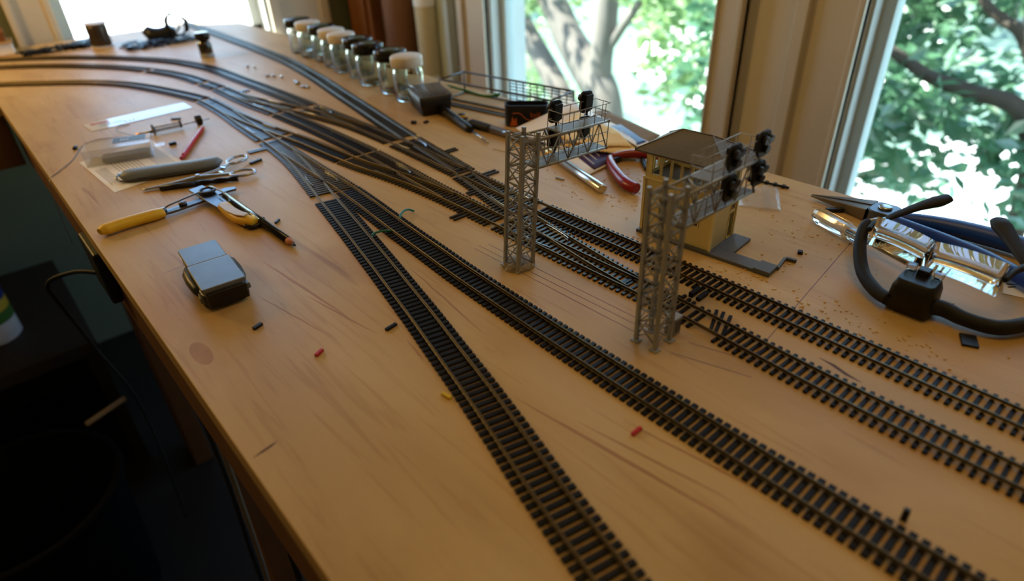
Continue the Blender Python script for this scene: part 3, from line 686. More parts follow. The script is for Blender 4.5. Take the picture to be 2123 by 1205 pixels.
rb = MB().box(13.5, 21, -8, 0.5, 0, 14); rb2 = rb.build('relay_box', GREY, sb2, bevel=.5)
MB().box(12.8, 21.7, -8.7, 1.2, 14, 15.4).build('relay_box_lid', GREY, rb2, bevel=.4)
MB().box(14.3, 20.2, -8.35, -7.9, 3, 12.5).build('relay_box_door', GREYD, rb2, bevel=.2)
pt = MB(); random.seed(4)
ring = []
for z, k in ((0, 1.0), (2.2, 1.02), (4.2, .82), (5.2, .45)):
    ring.append([(305+(13+random.uniform(-2, 2))*k*math.cos(a)*1.0, 352+(13+random.uniform(-2, 2))*k*math.sin(a), z+random.uniform(-.5, .5)*(z > 0)) for a in [i*math.pi/12 for i in range(24)]])
pt.loft(ring, smooth=False); o = pt.build('putty_lump', PUTTY); tag(single(o, (305, 352, 0)), 'crumbly grey putty lump around the foot of the left signal bridge', 'putty')
# ================================================================== signal tower building
ht = thing('signal_tower', 'yellow two-storey model signal tower with a grey hipped roof', 'model building', (451, 286, 0), 5.0, local=True)
hx, hy = 20.5, 34.5
m = MB().box(-24, 24, -37.5, 37.5, 0, 3.2); base = m.build('foundation', GREYD, ht, bevel=.3)
MB().box(-24, -8.5, -79, -37.5, 0, 3.0).build('walkway', GREYD, ht, bevel=.3)
MB().box(-8.5, 24.5, -51, -37.5, 0, 3.0).build('walkway', GREYD, ht, bevel=.3)
MB().box(-24.4, -8.2, -90, -76, 0, 4.6).build('walkway_block', GREYD, ht, bevel=.3)
MB().obox((1.0, -89, 0), 20, 2.4, 3.2, 6).build('rail_strip', GREYD, ht, bevel=.3)
MB().obox((12.5, -92.6, 0), 3, 8.5, 3.0, 6).build('rail_strip', GREYD, ht, bevel=.3)
WTH = 1.5
def wall_panel(axis, side, openings, z0, z1, name='wall', mat_=HOUSE, grow=0.0):
    """one wall as a plate with holes: openings (a0,a1,b0,b1) along the wall and up"""
    half = hy if axis == 'x' else hx; m = MB()
    cuts = sorted(openings); edges = [-half]
    def plate(a0, a1, b0, b1):
        if a1-a0 < .01 or b1-b0 < .01: return
        if axis == 'x': p = side*hx; m.box(min(p, p-side*WTH), max(p, p-side*WTH), a0, a1, b0, b1)
        else: p = side*hy; m.box(a0, a1, min(p, p-side*WTH), max(p, p-side*WTH), b0, b1)
    a = -half
    for (a0, a1, b0, b1) in cuts:
        plate(a, a0, z0, z1); plate(a0, a1, z0, b0); plate(a0, a1, b1, z1); a = a1
    plate(a, half, z0, z1)
    o = m.build(name, mat_, ht)
    for (a0, a1, b0, b1) in cuts:
        f = MB(); t = .9; e = .5
        if axis == 'x':
            xx = (side*hx-e, side*hx+e)
            f.box(*xx, a0-t, a0, b0-t, b1+t).box(*xx, a1, a1+t, b0-t, b1+t).box(*xx, a0, a1, b0-t, b0).box(*xx, a0, a1, b1, b1+t)
        else:
            xx = (side*hy-e, side*hy+e)
            f.box(a0-t, a0, *xx, b0-t, b1+t).box(a1, a1+t, *xx, b0-t, b1+t).box(a0, a1, *xx, b0-t, b0).box(a0, a1, *xx, b1, b1+t)
        f.build('window_frame', HOUSEP, o)
    return o
Z1, Z2, Z3 = 3.2, 54.0, 80.0
wall_panel('x', -1, [(-20.5, -11.5, 22, 41), (9, 18, 22, 41)], Z1, Z2)
wall_panel('x', 1, [(-6, 3, 22, 41)], Z1, Z2)
dw = wall_panel('y', -1, [(9.5, 17.5, 3.6, 28)], Z1, Z2)
wall_panel('y', 1, [], Z1, Z2)
f = MB().box(9.2, 17.8, -hy-.5, -hy+.5, 30, 31).box(9.2, 17.8, -hy-.5, -hy+.5, 36, 37).box(9.2, 10, -hy-.5, -hy+.5, 30, 37).box(17, 17.8, -hy-.5, -hy+.5, 30, 37); f.build('transom_frame', HOUSEP, ht)
MB().box(10, 17, -hy-.15, -hy+.1, 31, 36).build('transom_pane', DARKIN, ht)
for sx in (-1, 1):
    for sy in (-1, 1): MB().box(sx*hx-1.1, sx*hx+1.1, sy*hy-1.1, sy*hy+1.1, Z1, Z2).build('corner_board', HOUSEP, ht)
m = MB().box(-hx-1.4, hx+1.4, -hy-1.4, -hy+.2, Z2-1, Z2+1).box(-hx-1.4, hx+1.4, hy-.2, hy+1.4, Z2-1, Z2+1).box(-hx-1.4, -hx+.2, -hy, hy, Z2-1, Z2+1).box(hx-.2, hx+1.4, -hy, hy, Z2-1, Z2+1); m.build('belt_course', HOUSEP, ht, bevel=.3)
ups = [(-29+k*9.9, -21.2+k*9.9, 58.5, 74.5) for k in range(6)]
wall_panel('x', -1, ups, Z2+1, Z3); wall_panel('x', 1, ups, Z2+1, Z3)
upy = [(-16+k*8.3, -9.5+k*8.3, 58.5, 74.5) for k in range(4)]
wall_panel('y', -1, upy, Z2+1, Z3); wall_panel('y', 1, upy, Z2+1, Z3)
MB().box(-hx+1.5, hx-1.5, -hy+1.5, hy-1.5, Z2-1.2, Z2+.6).build('upper_floor', DARKIN, ht)
ex, ey, ZR = hx+7.5, hy+8.0, 95.5; rg = 14.0
rf = MB().add([(-ex, -ey, Z3), (ex, -ey, Z3), (ex, ey, Z3), (-ex, ey, Z3), (0, -rg, ZR), (0, rg, ZR)], [(0, 1, 4), (1, 2, 5, 4), (2, 3, 5), (3, 0, 4, 5), (3, 2, 1, 0)]).build('roof', ROOF, ht)
for a, b in (((-ex, -ey, Z3), (0, -rg, ZR)), ((ex, -ey, Z3), (0, -rg, ZR)), ((ex, ey, Z3), (0, rg, ZR)), ((-ex, ey, Z3), (0, rg, ZR)), ((0, -rg, ZR), (0, rg, ZR))): MB().tube([a, b], .7, 5).build('ridge_cap', ROOF, rf)
m = MB().box(-ex, ex, -ey, -ey+1, Z3-1.6, Z3).box(-ex, ex, ey-1, ey, Z3-1.6, Z3).box(-ex, -ex+1, -ey, ey, Z3-1.6, Z3).box(ex-1, ex, -ey, ey, Z3-1.6, Z3); m.build('fascia', ROOF, rf)
# ================================================================== jars
random.seed(5)
def jar(label, x, y, black, r=25.0, h=66.0):
    t = thing('glass_jar', label, 'jar', (x, y, 0), group='empty glass jars along the back edge', local=True)
    k = r-(3 if black else 1.5); lh = 15.0
    MB().lathe([(k-3, 0.2), (k-.6, 1.5), (k, 5), (k, h-lh-9), (k-1.2, h-lh-4), (k-3, h-lh), (k-3, h-3), (k-5, h-3), (k-5, h-lh-2), (k-3.2, h-lh-6), (k-2, h-lh-10), (k-2, 6), (k-3.4, 3.4), (0.5, 3.0)], n=36, cap=False).add([(0, 0, 0.2)]+[((k-3)*math.cos(a), (k-3)*math.sin(a), .2) for a in [i*math.pi/18 for i in range(36)]], [(0, i+1, (i+1) % 36+1) for i in range(36)]).build('glass_body', JARG, t)
    lid = MB().lathe([(r-.4, h-lh), (r, h-lh+.8), (r, h-1.6), (r-1.6, h), (0.3, h)], n=40, cap=False).add([(0.3*math.cos(a), .3*math.sin(a), h) for a in [i*math.pi/3 for i in range(6)]], [tuple(range(6))])
    lo = lid.build('lid', BLACKG if black else JARW, t)
    if black: MB().lathe([(0.3, h+.05), (r*.55, h+.05), (r*.55, h+.25), (.3, h+.25)], n=24).build('lid_sticker', mat('olive_sticker', (66, 74, 40), .5, var=.4, scale=90), lo)
    return t
JL = [(576, 1330, 1, 'black-lidded jar at the far end of the jar row'), (571, 1273, 0, 'white-lidded jar second from the far end of the row'), (572, 1214, 1, 'black-lidded jar between two white-lidded jars'),
      (563, 1158, 0, 'farther of the two adjacent white-lidded jars mid row'), (555, 1106, 0, 'nearer of the two adjacent white-lidded jars mid row'), (553, 1044, 1, 'farthest of the three black-lidded jars side by side'),
      (540, 987, 1, 'middle of the three black-lidded jars side by side'), (537, 913, 1, 'nearest black-lidded jar, beside the front white-lidded jar'), (530, 856, 0, 'nearest white-lidded jar, behind the black parts box')]
for x, y, b, l in JL: jar(l, x, y, b, 26.0 if b else 24.5)
t = thing('paint_bottle', 'small paint bottle with black cap on the far part of the bench', 'bottle', (420, 1452, 0), local=True)
MB().lathe([(11, .2), (13.5, 2), (13.5, 26), (11, 30), (9, 33), (9, 38)], n=28).build('glass_body', mat('dark_paint', (34, 22, 16), .12, coat=1.0), t)
MB().lathe([(13.3, .1), (13.8, 1.5), (13.8, 7), (13.5, 8)], n=28).build('glass_base', mat('pale_glass', (170, 176, 176), .1), t)
MB().lathe([(14, 34), (14.4, 35), (14.4, 46), (13.4, 48), (.3, 48)], n=28).build('cap', BLACKG, t)
t = thing('solder_spool', 'dark wire spool with pale end discs near the far window', 'spool', (292, 1775, 0), local=True)
MB().lathe([(24, 0), (24, 3)], n=32).build('end_disc', WHITEP, t); MB().lathe([(24, 49), (24, 52)], n=32).build('end_disc', WHITEP, t)
MB().lathe([(21, 3), (22, 10), (21.4, 26), (22, 40), (21, 49)], n=32).build('wire_winding', mat('wound_wire', (78, 68, 60), .35, metal=.7, var=.5, scale=20, stretch=(.1, .1, 60)), t)
# black headset lying by the window
t = thing('headset', 'black headset with wire loops lying before the far window', 'headset', (410, 1745, 0))
MB().tube([(385, 1752, 26), (395, 1745, 14), (412, 1738, 9), (430, 1732, 16), (438, 1728, 28)], 0, 14, rs=[11, 17, 19, 16, 10]).build('ear_cup', BLACK, t)
for c, r_ in (((448, 1716), 24), ((440, 1724), 18)):
    MB().tube([(c[0]+r_*.8*math.cos(a), c[1]+r_*.5*math.sin(a)*.6, 34+r_*math.sin(a)) for a in [i*math.pi/12 for i in range(25)]], 2.6, 6, cap=False).build('wire_loop', BLACK, t)
MB().tube([(384, 1755, 27), (382, 1760, 40), (390, 1762, 48), (402, 1758, 40)], 1.5, 6).build('wire_loop', BLACK, t)
MB().tube([(462, 1700, 16), (466, 1700, 40), (460, 1704, 46)], 5, 8).build('microphone', BLACK, t)
random.seed(9)
def heap(label, cx, cy, rx, ry, n, mats=BLACK):
    m = MB()
    for _ in range(n):
        a = random.uniform(0, 180); m.obox((cx+random.uniform(-rx, rx), cy+random.uniform(-ry, ry), random.uniform(.0, 9)), random.uniform(10, 34), random.uniform(1.8, 5), random.uniform(1.2, 2.6), a)
    o = m.build('sprue_offcuts', mats, kind='stuff'); tag(single(o, (cx, cy, 0)), label, 'offcuts')
heap('heap of black plastic sprue offcuts under the headset', 395, 1690, 75, 40, 170)
heap('thin scatter of dark sprue offcuts left of the wire spool', 205, 1812, 66, 18, 110)
heap('few dark sprue offcuts just behind the wire spool', 262, 1830, 16, 26, 30)
# stack at the far left
t = thing('book', 'pale book under the brown box at the far left edge', 'book', (52, 1882, 0), -6, local=True)
MB().box(-180, 85, -38, 38, 0, 3).box(-180, 85, -38, 38, 25, 28).box(-180, -177, -38, 38, 0, 28).build('cover', mat('tan_cover', (186, 150, 96), .6), t, bevel=.6)
MB().box(-176, 82, -35, 35, 3, 25).build('page_block', PAPER, t)
t = thing('wooden_box', 'orange-brown wooden box lying on the pale book', 'box', (46, 1892, 28), -4, local=True)
MB().box(-180, 82, -36, 36, 0, 15).build('body', BROWN, t, bevel=1); MB().box(-181, 83, -37, 37, 15, 20).build('lid', BROWN, t, bevel=1)
# ================================================================== near-left tools
# grey metal case
t = thing('metal_case', 'scuffed grey metal case with rounded black side clips near the bench edge', 'case', (103, 511, 0), -4.4, local=True)
MB().prism(rrect(30.5, 84, 4), 7, 16.5).build('body', mat('case_grey', (98, 100, 92), .45, var=.15, scale=40), t, bevel=1.6)
lidm = mat('brushed_lid', (112, 118, 124), .42, metal=.6, var=.25, scale=50)
MB().prism(rrect(32, 37, 2), 16.5, 20.2).build('lid_plate', lidm, t, bevel=.8).location = (0, 24.2*S, 0)
MB().prism(rrect(34, 47.4, 2), 16.5, 20.4).build('lid_plate', lidm, t, bevel=.8).location = (0, -18.6*S, 0)
MB().box(-16.2, 16.2, 4.9, 5.7, 16.6, 20.0).build('hinge_seam', mat('seam', (190, 190, 160), .4), t)
MB().prism(rrect(36, 58, 8), 0.0, 13).build('lower_shell', BLACK, t, bevel=2.5).location = (0, -12*S, 0)
for s in (-1, 1):
    MB().tube([(s*15.5, -26, 9), (s*17, -18, 9.5), (s*17.6, -4, 10), (s*17.2, 10, 10.5), (s*15, 20, 11)], 0, 12, rs=[3.6, 4.6, 5.0, 4.6, 3.0]).build('side_clip', BLACK, t)
    MB().obox((s*17.4, -30, 6), 3.2, 14, 5, s*6).build('clip_tab', mat('case_grey', (98, 100, 92)), t, bevel=.8)
MB().box(-15.5, 15.5, -44.6, -41.8, 3, 16).build('end_shade_plate', BLACKG, t, bevel=1)  # black plate, its colour stands in for shade in the end recess
# wire stripper
t = thing('wire_stripper', 'open wire stripper with worn yellow handles and a wire spring', 'pliers', (161, 694, 0))
def bar(pts, wds, z0, z1, name, m, par, bevel=.5):
    P = [Vector(p) for p in pts]; L_, R_ = [], []
    for i in range(len(P)):
        q = (P[min(i+1, len(P)-1)]-P[max(i-1, 0)]).normalized(); nrm = Vector((-q.y, q.x)); L_.append(P[i]+nrm*wds[i]/2); R_.append(P[i]-nrm*wds[i]/2)
    poly = [(p.x, p.y) for p in L_+R_[::-1]]
    return MB().prism(poly, z0, z1).build(name, m, par, bevel=bevel)
a1 = bar([(100, 685), (125, 686), (150, 689), (166, 694), (182, 697), (191, 694)], [10, 11, 10, 12, 11, 7], 3.0, 5.4, 'steel_arm', DSTEEL, t)
a2 = bar([(157, 722), (160, 700), (161, 670), (163, 640)], [16, 17, 15, 12], 5.4, 7.8, 'steel_arm', DSTEEL, t)
MB().tube([(p.x, p.y, p.z) for p in spline([(52, 681, 6), (60, 683.5, 6), (80, 685, 6), (104, 685, 5.5), (112, 686, 5)], 6)], 0, 14, rs=[4+ (min(i, 5))*.7 if i < 6 else 7.5-max(0, i-18)*.2 for i in range(25)], flat=.75).build('yellow_grip', YEL, t)
MB().tube([(p.x, p.y, p.z) for p in spline([(162, 648, 7.5), (161.5, 630, 7), (163, 612, 6), (168, 597, 6), (171, 590, 5.5)], 6)], 0, 14, rs=[6.5+.03*i if i < 16 else 6.9-(i-16)*.22 for i in range(25)], flat=.75).build('yellow_grip', YEL, t)
bar([(160, 646), (160.5, 625), (163, 610), (167, 600)], [9, 10, 9, 7], 11.2, 12.6, 'worn_patch', YELW, t, .6)
MB().tube([(p.x, p.y, p.z) for p in spline([(161, 594, 3.5), (168, 588, 3), (177, 590, 3.4), (181, 597, 4)], 5)], 2.2, 8).build('handle_hook', BLACK, t)
MB().lathe([(6.5, 7.8), (6.5, 9.6), (4, 10.4), (.3, 10.4)], 162, 697, 20).build('pivot_bolt', DSTEEL, t)
sp = []
for i in range(60): a = i/60*4*math.pi*1.6; sp.append((162+8*math.cos(a), 697+8*math.sin(a), 8.6+2.6*i/60))
MB().tube([(113, 688.5, 7.2), (120, 691, 8.5), (140, 697, 9), (155, 702, 8.8)]+sp+[(170, 694, 11), (172, 680, 11), (172, 664, 10.4), (170, 652, 9.4), (166, 651, 9)], .9, 6).build('wire_spring', DSTEEL, t)
MB().lathe([(4.2, 5.2), (4.2, 8.4), (2.6, 9.4), (.3, 9.4)], 112, 686.5, 16).build('rivet', DSTEEL, t)
MB().lathe([(4.0, 5.2), (4.0, 8.2), (2.4, 9.0), (.3, 9.0)], 133, 689, 16).build('adjusting_screw', DSTEEL, t)
for k in range(4): MB().box(164.2+k*.4, 164.8+k*.4, 660, 676-k*2, 7.8, 7.85).build('stamped_text', BLACK, a2)
# black pencil
t = thing('pencil', 'black pencil with gold print lying against the wire stripper', 'pencil', (175.5, 600, 0))
def along(p0, p1, d): v = Vector(p1)-Vector(p0); return tuple(Vector(p0)+v.normalized()*d)
p0, p1 = (174.5, 681, 4.6), (179.5, 519, 3.6)
MB().tube([p0, along(p0, p1, 147)], 3.7, 18).build('barrel', BLACKG, t)
MB().tube([along(p0, p1, 147), along(p0, p1, 157)], 0, 12, rs=[3.6, 1.9]).build('sharpened_wood', mat('pencil_wood', (176, 104, 62), .6), t)
MB().tube([along(p0, p1, 157), along(p0, p1, 161.5)], 0, 12, rs=[1.9, .6]).build('lead', BLACK, t)
for k in range(15):
    d = 46+k*3.0
    if k == 7: continue
    q = along(p0, p1, d); MB().obox((q[0]-1.0, q[1], q[2]+3.5), 1.6+(k % 3)*.4, 1.5 if k > 7 else .7, .06, 3).build('gold_print', BRASS, t)
# hemostat
t = thing('hemostat', 'steel hemostat clamp with two finger rings beside the grey leather sheath', 'clamp', (178, 761, 0))
def smooth_tube(pts, rs, name, m, par, n=10, flat=1.0, k=6):
    P = spline(pts, k); R = []
    for i in range(len(P)):
        u = i/k; j = min(int(u), len(rs)-2); f_ = u-j; R.append(rs[j]*(1-f_)+rs[j+1]*f_)
    return MB().tube(P, 0, n, rs=R, flat=flat).build(name, m, par)
smooth_tube([(115, 775, 2), (140, 768, 2.6), (170, 762, 3), (195, 766, 4), (214, 775, 5)], [.9, 1.8, 2.8, 2.0, 1.8], 'jaw_and_shank', STEEL, t)
smooth_tube([(115, 773, 2.4), (140, 766, 3.2), (170, 760, 4), (190, 748, 4.6), (203, 739, 5)], [.9, 1.8, 2.8, 2.0, 1.8], 'jaw_and_shank', STEEL, t)
def ring(cx, cy, ra, rb_, ang, z, r, name, m, par):
    ca, sa = math.cos(math.radians(ang)), math.sin(math.radians(ang))
    MB().tube([(cx+ra*math.cos(a)*ca-rb_*math.sin(a)*sa, cy+ra*math.cos(a)*sa+rb_*math.sin(a)*ca, z) for a in [i*math.pi/16 for i in range(33)]], r, 8, cap=False).build(name, m, par)
ring(226, 782, 14, 9.5, 25, 5, 1.7, 'finger_ring', STEEL, t); ring(214, 733, 14, 9.5, -30, 5, 1.7, 'finger_ring', STEEL, t)
MB().lathe([(3.4, 2), (3.4, 7), (2, 7.6), (.3, 7.6)], 172, 761, 14).build('pivot_screw', STEEL, t)
MB().obox((203, 766, 4), 3, 9, 2.4, 20).build('ratchet_tab', STEEL, t, bevel=.3); MB().obox((196, 752, 4), 3, 8, 2.4, 10).build('ratchet_tab', STEEL, t, bevel=.3)
# drill bit
t = thing('drill_bit', 'black twist drill bit lying below the hemostat', 'drill bit', (166, 745, 0))
d0, d1 = Vector((130, 762, 3.2)), Vector((206, 725, 3.2)); dv = (d1-d0).normalized()
MB().tube([d0, d0+dv*38], 3.1, 14).build('shank', BLACK, t)
mb = MB(); rings = []
for i in range(41):
    c = d0+dv*(38+i*1.13); rr = []; 
    for k in range(16):
        a = 2*math.pi*k/16; rad = 3.1*(0.62+0.38*abs(math.cos(a-i*.20))); rr.append(c+Vector((-dv.y, dv.x, 0))*rad*math.cos(a)+Vector((0, 0, 1))*rad*math.sin(a))
    rings.append(rr)
mb.loft(rings); mb.build('flutes', mat('blackened_steel', (40, 38, 38), .3, metal=.8), t)
# grey leather sheath
t = thing('sheath', 'grey leather tool sheath lying across the printed paper', 'sheath', (157, 806, 0), -21.8, local=True)
rings = []
for i in range(23):
    u = i/22; x = -57+114*u; e = max(.08, min(1, math.sqrt(max(0, 1-(2*u-1)**10)))); wy = 12.5*e*(1-.10*u); hz = 6.2*e
    rings.append([(x, wy*math.copysign(abs(math.cos(a))**.8, math.cos(a))+(3*(u-.8)*5 if u > .8 else 0), 6.4+hz*math.sin(a)) for a in [2*math.pi*k/18 for k in range(18)]])
MB().loft(rings).build('leather_body', LEATHER, t)
MB().tube([(p[0], p[1], p[2]) for p in [(-58, -6, 3), (-40, -12.4, 3), (0, -12, 3), (40, -11, 3), (54, -8, 4)]], 1.1, 6).build('stitched_edge', mat('stitching', (70, 66, 60), .6, var=.5, scale=400), t)
MB().tube([(-57, -9, 4), (-60, -2, 6), (-58, 5, 7), (-54, 9, 7)], 1.4, 6).build('metal_rim', STEEL, t)
# printed paper
t = thing('paper_sheet', 'printed instruction sheet under the clear plastic box', 'paper', (130, 880, 0))
cs = [(82, 938), (90, 796), (178, 819), (174, 965)]
MB().prism(cs, 0.1, .45).build('sheet', PAPER, t)
def bil(u, v): return (cs[0][0]*(1-u)*(1-v)+cs[1][0]*u*(1-v)+cs[2][0]*u*v+cs[3][0]*(1-u)*v, cs[0][1]*(1-u)*(1-v)+cs[1][1]*u*(1-v)+cs[2][1]*u*v+cs[3][1]*(1-u)*v)
random.seed(3)
for (u0, u1, v0, v1, n) in ((.35, .85, .06, .2, 6), (.30, .9, .28, .62, 8), (.1, .95, .72, .95, 9)):
    for k in range(n):
        v = v0+(v1-v0)*k/n; e = u1-random.uniform(0, .12); a, b, c, d = bil(u0, v), bil(e, v), bil(e, v+.006), bil(u0, v+.006)
        MB().add([(q[0], q[1], .5) for q in (a, b, c, d)], [(0, 1, 2, 3)]).build('text_line', INK, t)
# clear plastic box on the paper
t = thing('plastic_box', 'clear hinged plastic box with a black label on the printed paper', 'box', (127, 915, .5), -17, local=True)
def shell(w_, d_, h_, th, z0, open_top):
    m = MB(); m.box(-w_/2, w_/2, -d_/2, -d_/2+th, z0, z0+h_).box(-w_/2, w_/2, d_/2-th, d_/2, z0, z0+h_).box(-w_/2, -w_/2+th, -d_/2+th, d_/2-th, z0, z0+h_).box(w_/2-th, w_/2, -d_/2+th, d_/2-th, z0, z0+h_)
    m.box(-w_/2+th, w_/2-th, -d_/2+th, d_/2-th, *((z0, z0+th) if open_top else (z0+h_-th, z0+h_))); return m
shell(76, 40, 11, 1.3, 0, True).build('tray', FILMG, t); shell(77, 41, 9, 1.3, 11.2, False).build('lid', FILMG, t)
MB().box(-20, 34, -17, 2, 1.6, 8).build('foam_insert', mat('grey_foam', (132, 122, 112), .8, bump=.2, scale=300), t, bevel=1)
MB().box(-5, 33, -3, 17, 20.3, 20.6).build('black_label', mat('label_black', (38, 38, 40), .5), t); MB().box(33, 38, -3, 17, 20.3, 20.6).build('white_label', WHITEP, t)
for k in range(5): MB().box(4+k*2, 4.7+k*2, 3, 12-k % 2*3, 20.6, 20.66).build('label_print', WHITEP, t)
MB().box(38.5, 52, -2, 12, 7, 8.2).build('hang_tab', FILMG, t, bevel=.4)
# red stick
t = thing('red_stick', 'red plastic stick lying beside the printed paper', 'stick', (212, 902, 0))
MB().tube([(182, 850, 2.8), (186, 857, 3), (238, 946, 3), (243, 955, 4.5)], 0, 8, rs=[2.6, 3, 3, 1.6]).build('shaft', RED, t)
MB().tube([(182.3, 850.5, 2.8), (179, 846, 2.8)], 0, 8, rs=[2.6, 2.2]).build('end_cap', RED, t)
# spring plunger tool
t = thing('spring_probe', 'brass spring probe with a black knob behind the plastic box', 'tool', (205, 985, 0))
MB().tube([(163, 988, 4), (184, 986.5, 4.5)], 2.2, 10).build('brass_tip', BRASS, t)
MB().tube([(184, 986.5, 4.5), (262, 981, 5.5)], .9, 8).build('plunger_rod', STEEL, t)
for x, y, r_ in ((186, 986.4, 8.5), (222, 984, 6.5)): MB().tube([(x-.7, y, 7), (x+.7, y, 7)], r_*.85, 14).build('flange', DSTEEL, t)
MB().tube([(187+i*.28, 986.4-i*.02, 6.0)+() if False else (187+i*.28, 986.3+4.2*math.cos(i*.62)-i*.02, 6.2+4.2*math.sin(i*.62)) for i in range(124)], .75, 6).build('coil_spring', STEEL, t)
MB().tube([(243, 982.4, 7), (251, 981.9, 7)], 0, 18, rs=[6.8, 6.8]).build('knob', BLACK, t, bevel=.8)
# label sleeve
t = thing('plastic_sleeve', 'glossy clear sleeve holding a printed paper strip on the bench', 'sleeve', (195, 1098, 0))
cs = [(121, 1119), (124, 1070), (268, 1081), (268, 1124)]
MB().prism([(121, 1118), (124, 1071), (160, 1073), (160, 1119)], .1, .5).build('printed_strip', PAPER, t)
MB().prism([(160, 1119), (160, 1073), (266, 1082), (266, 1123)], .1, .4).build('paper_insert', mat('pale_strip', (196, 190, 186), .6), t)
MB().prism(cs, .6, .8).build('film', mat('sleeve_film', (235, 238, 242), .13, alpha=.35, spec=1.0, coat=1.0, var=.0), t)
for k in range(7): MB().obox((131+k*3.6, 1107-k*.1, .85), 3.1, 9-(k*37 % 3), .04, 8).build('red_lettering', REDINK, t)
for k in range(9): MB().obox((140+k*3.8, 1092, .85), 1.4+(k % 2), 4.4, .04, 8).build('black_lettering', INK, t)
for k in range(3): MB().obox((172+k*6, 1084+k, .85), 3, 5, .04, 8).build('red_lettering', REDINK, t)
# led with leads
t = thing('led_lead', 'tiny black diode on long curling wire leads at the left bench edge', 'wire', (105, 1000, 0))
MB().tube(spline([(163, 988, 3), (140, 1010, 1), (118, 1022, .6), (98, 1005, .6), (86, 975, .6), (74, 948, .6), (56, 920, .6), (42, 900, -3), (36, 870, -30), (34, 840, -60)], 8), .45, 5).build('lead_wire', DSTEEL, t)
MB().tube(spline([(163, 988, 3), (150, 1040, 1.5), (158, 1062, 1), (172, 1062, .8)], 8), .45, 5).build('lead_wire', DSTEEL, t)
MB().tube([(88, 998, 2), (92, 1006, 2.4)], 2.2, 8).build('diode', BLACK, t)
# small bits on the bench
def bit(label, c, sx, sy, sz, a, m, name='plastic_bit', cat='scrap', group='offcuts on the bench'):
    o = MB().obox((c[0], c[1], 0), sx, sy, sz, a).build(name, m, bevel=.3); tag(single(o, (c[0], c[1], 0)), label, cat, group); return o
bit('black offcut between the pencil and the nearest turnout', (191, 587), 8, 2.4, 2.2, 40, BLACK)
bit('black offcut in front of the grey metal case', (103, 423), 8, 3, 2.4, 20, BLACK)
bit('red offcut left of the nearest diagonal track', (122, 360), 7.5, 2.6, 2.4, 25, RED)
bit('yellow offcut touching the nearest diagonal track', (161, 261), 2.6, 8, 2.0, 10, mat('yellow_bit', (214, 180, 20), .4))
bit('red offcut between the two nearest tracks', (224, 158), 8, 2.4, 2.2, 0, RED)
bit('black offcut standing beside the second track near the bottom right corner', (273, 29), 2.6, 3, 8, 15, BLACK)
bit('black offcut behind the spring probe', (230, 1037), 3, 14, 2.4, 50, BLACK)
bit('short black tube beside the plastic box tab', (190, 918), 9, 4, 4, -5, BLACK)
bit('short green offcut left of the merging turnout', (365, 754), 3.2, 9, 2, 25, mat('green_bit', (40, 70, 50), .5))
bit('tiny green offcut above the straight middle track', (362, 795), 4, 6, 2, 25, mat('green_bit', (40, 70, 50), .5))
bit('black crumb left of the parts box corner', (463, 748), 5, 7, 4, 30, BLACK)
bit('black crumb beneath the parts box corner', (477, 738), 7, 4, 3, 10, BLACK)
bit('flat black chip near the right edge below the magnifier', (454, 57), 14, 10, 2.0, 25, BLACK)
bit('silver offcut beside the aluminium knife', (463, 460), 2.4, 11, 1.8, 8, GREY)
bit('black crumb on the bare wood right of the yellow tower', (489, 196), 4, 4, 3, 30, BLACK)
bit('black twisted offcut behind the clear handle', (587, 213), 16, 4, 4, -45, BLACK)
bit('small black clip beside the upper hemostat ring', (243, 768), 16, 4, 3, 15, BLACK)
bit('loose black tie stub beside the nearest track', (176, 351), 10, 3, 2, 8, TIE)
for lab, a, b in (('short green feeder wire soldered to the second track', [(280, 499, 3), (282, 502, 4.5), (289, 507, 5), (296, 509, 4), (301, 506, 1.4)], 0), ('short green feeder wire soldered to the nearest track', [(241, 487, 3), (244, 488, 4), (251, 487, 4), (258, 484, 3), (262, 481, 1.3)], 1)):
    t = thing('feeder_wire', lab, 'wire', (a[2][0], a[2][1], 0)); MB().tube(spline(a, 6), 1.15, 8).build('insulation', GREEN, t); MB().tube([a[0], (a[0][0]-1.5, a[0][1]-2, 2.6)], .7, 6).build('bare_end', STEEL, t)
random.seed(12)
for k, (x, y) in enumerate(((440, 1285), (447, 1270), (437, 1180), (443, 1168), (449, 1150), (451, 1098), (453, 1090), (449, 1082), (446, 1052), (450, 1044))):
    o = MB().tube([(x, y, 2), (x+random.uniform(-3, 3), y+random.uniform(4, 9), 2)], 2, 8).build('rail_joiner', STEEL); tag(single(o, (x, y, 0)), 'one of the tiny loose metal rail joiners left of the jar row', 'rail joiner', 'loose rail joiners')
sd = MB(); random.seed(31)
for _ in range(420):
    x, y = random.choice(((random.gauss(520, 45), random.gauss(180, 60)), (random.uniform(400, 600), random.uniform(30, 500)), (random.gauss(480, 25), random.gauss(395, 25)), (random.gauss(425, 8), random.uniform(60, 260))))
    if x > 630 or (418 < x < 482 and 240 < y < 330): continue
    s = random.uniform(.4, 1.3); sd.obox((x, y, 0), s*random.uniform(1, 2.4), s, s*.6, random.uniform(0, 180))
o = sd.build('sawdust', SAW, kind='stuff'); tag(o, 'sawdust crumbs strewn over the bare wood around the yellow tower', 'sawdust')
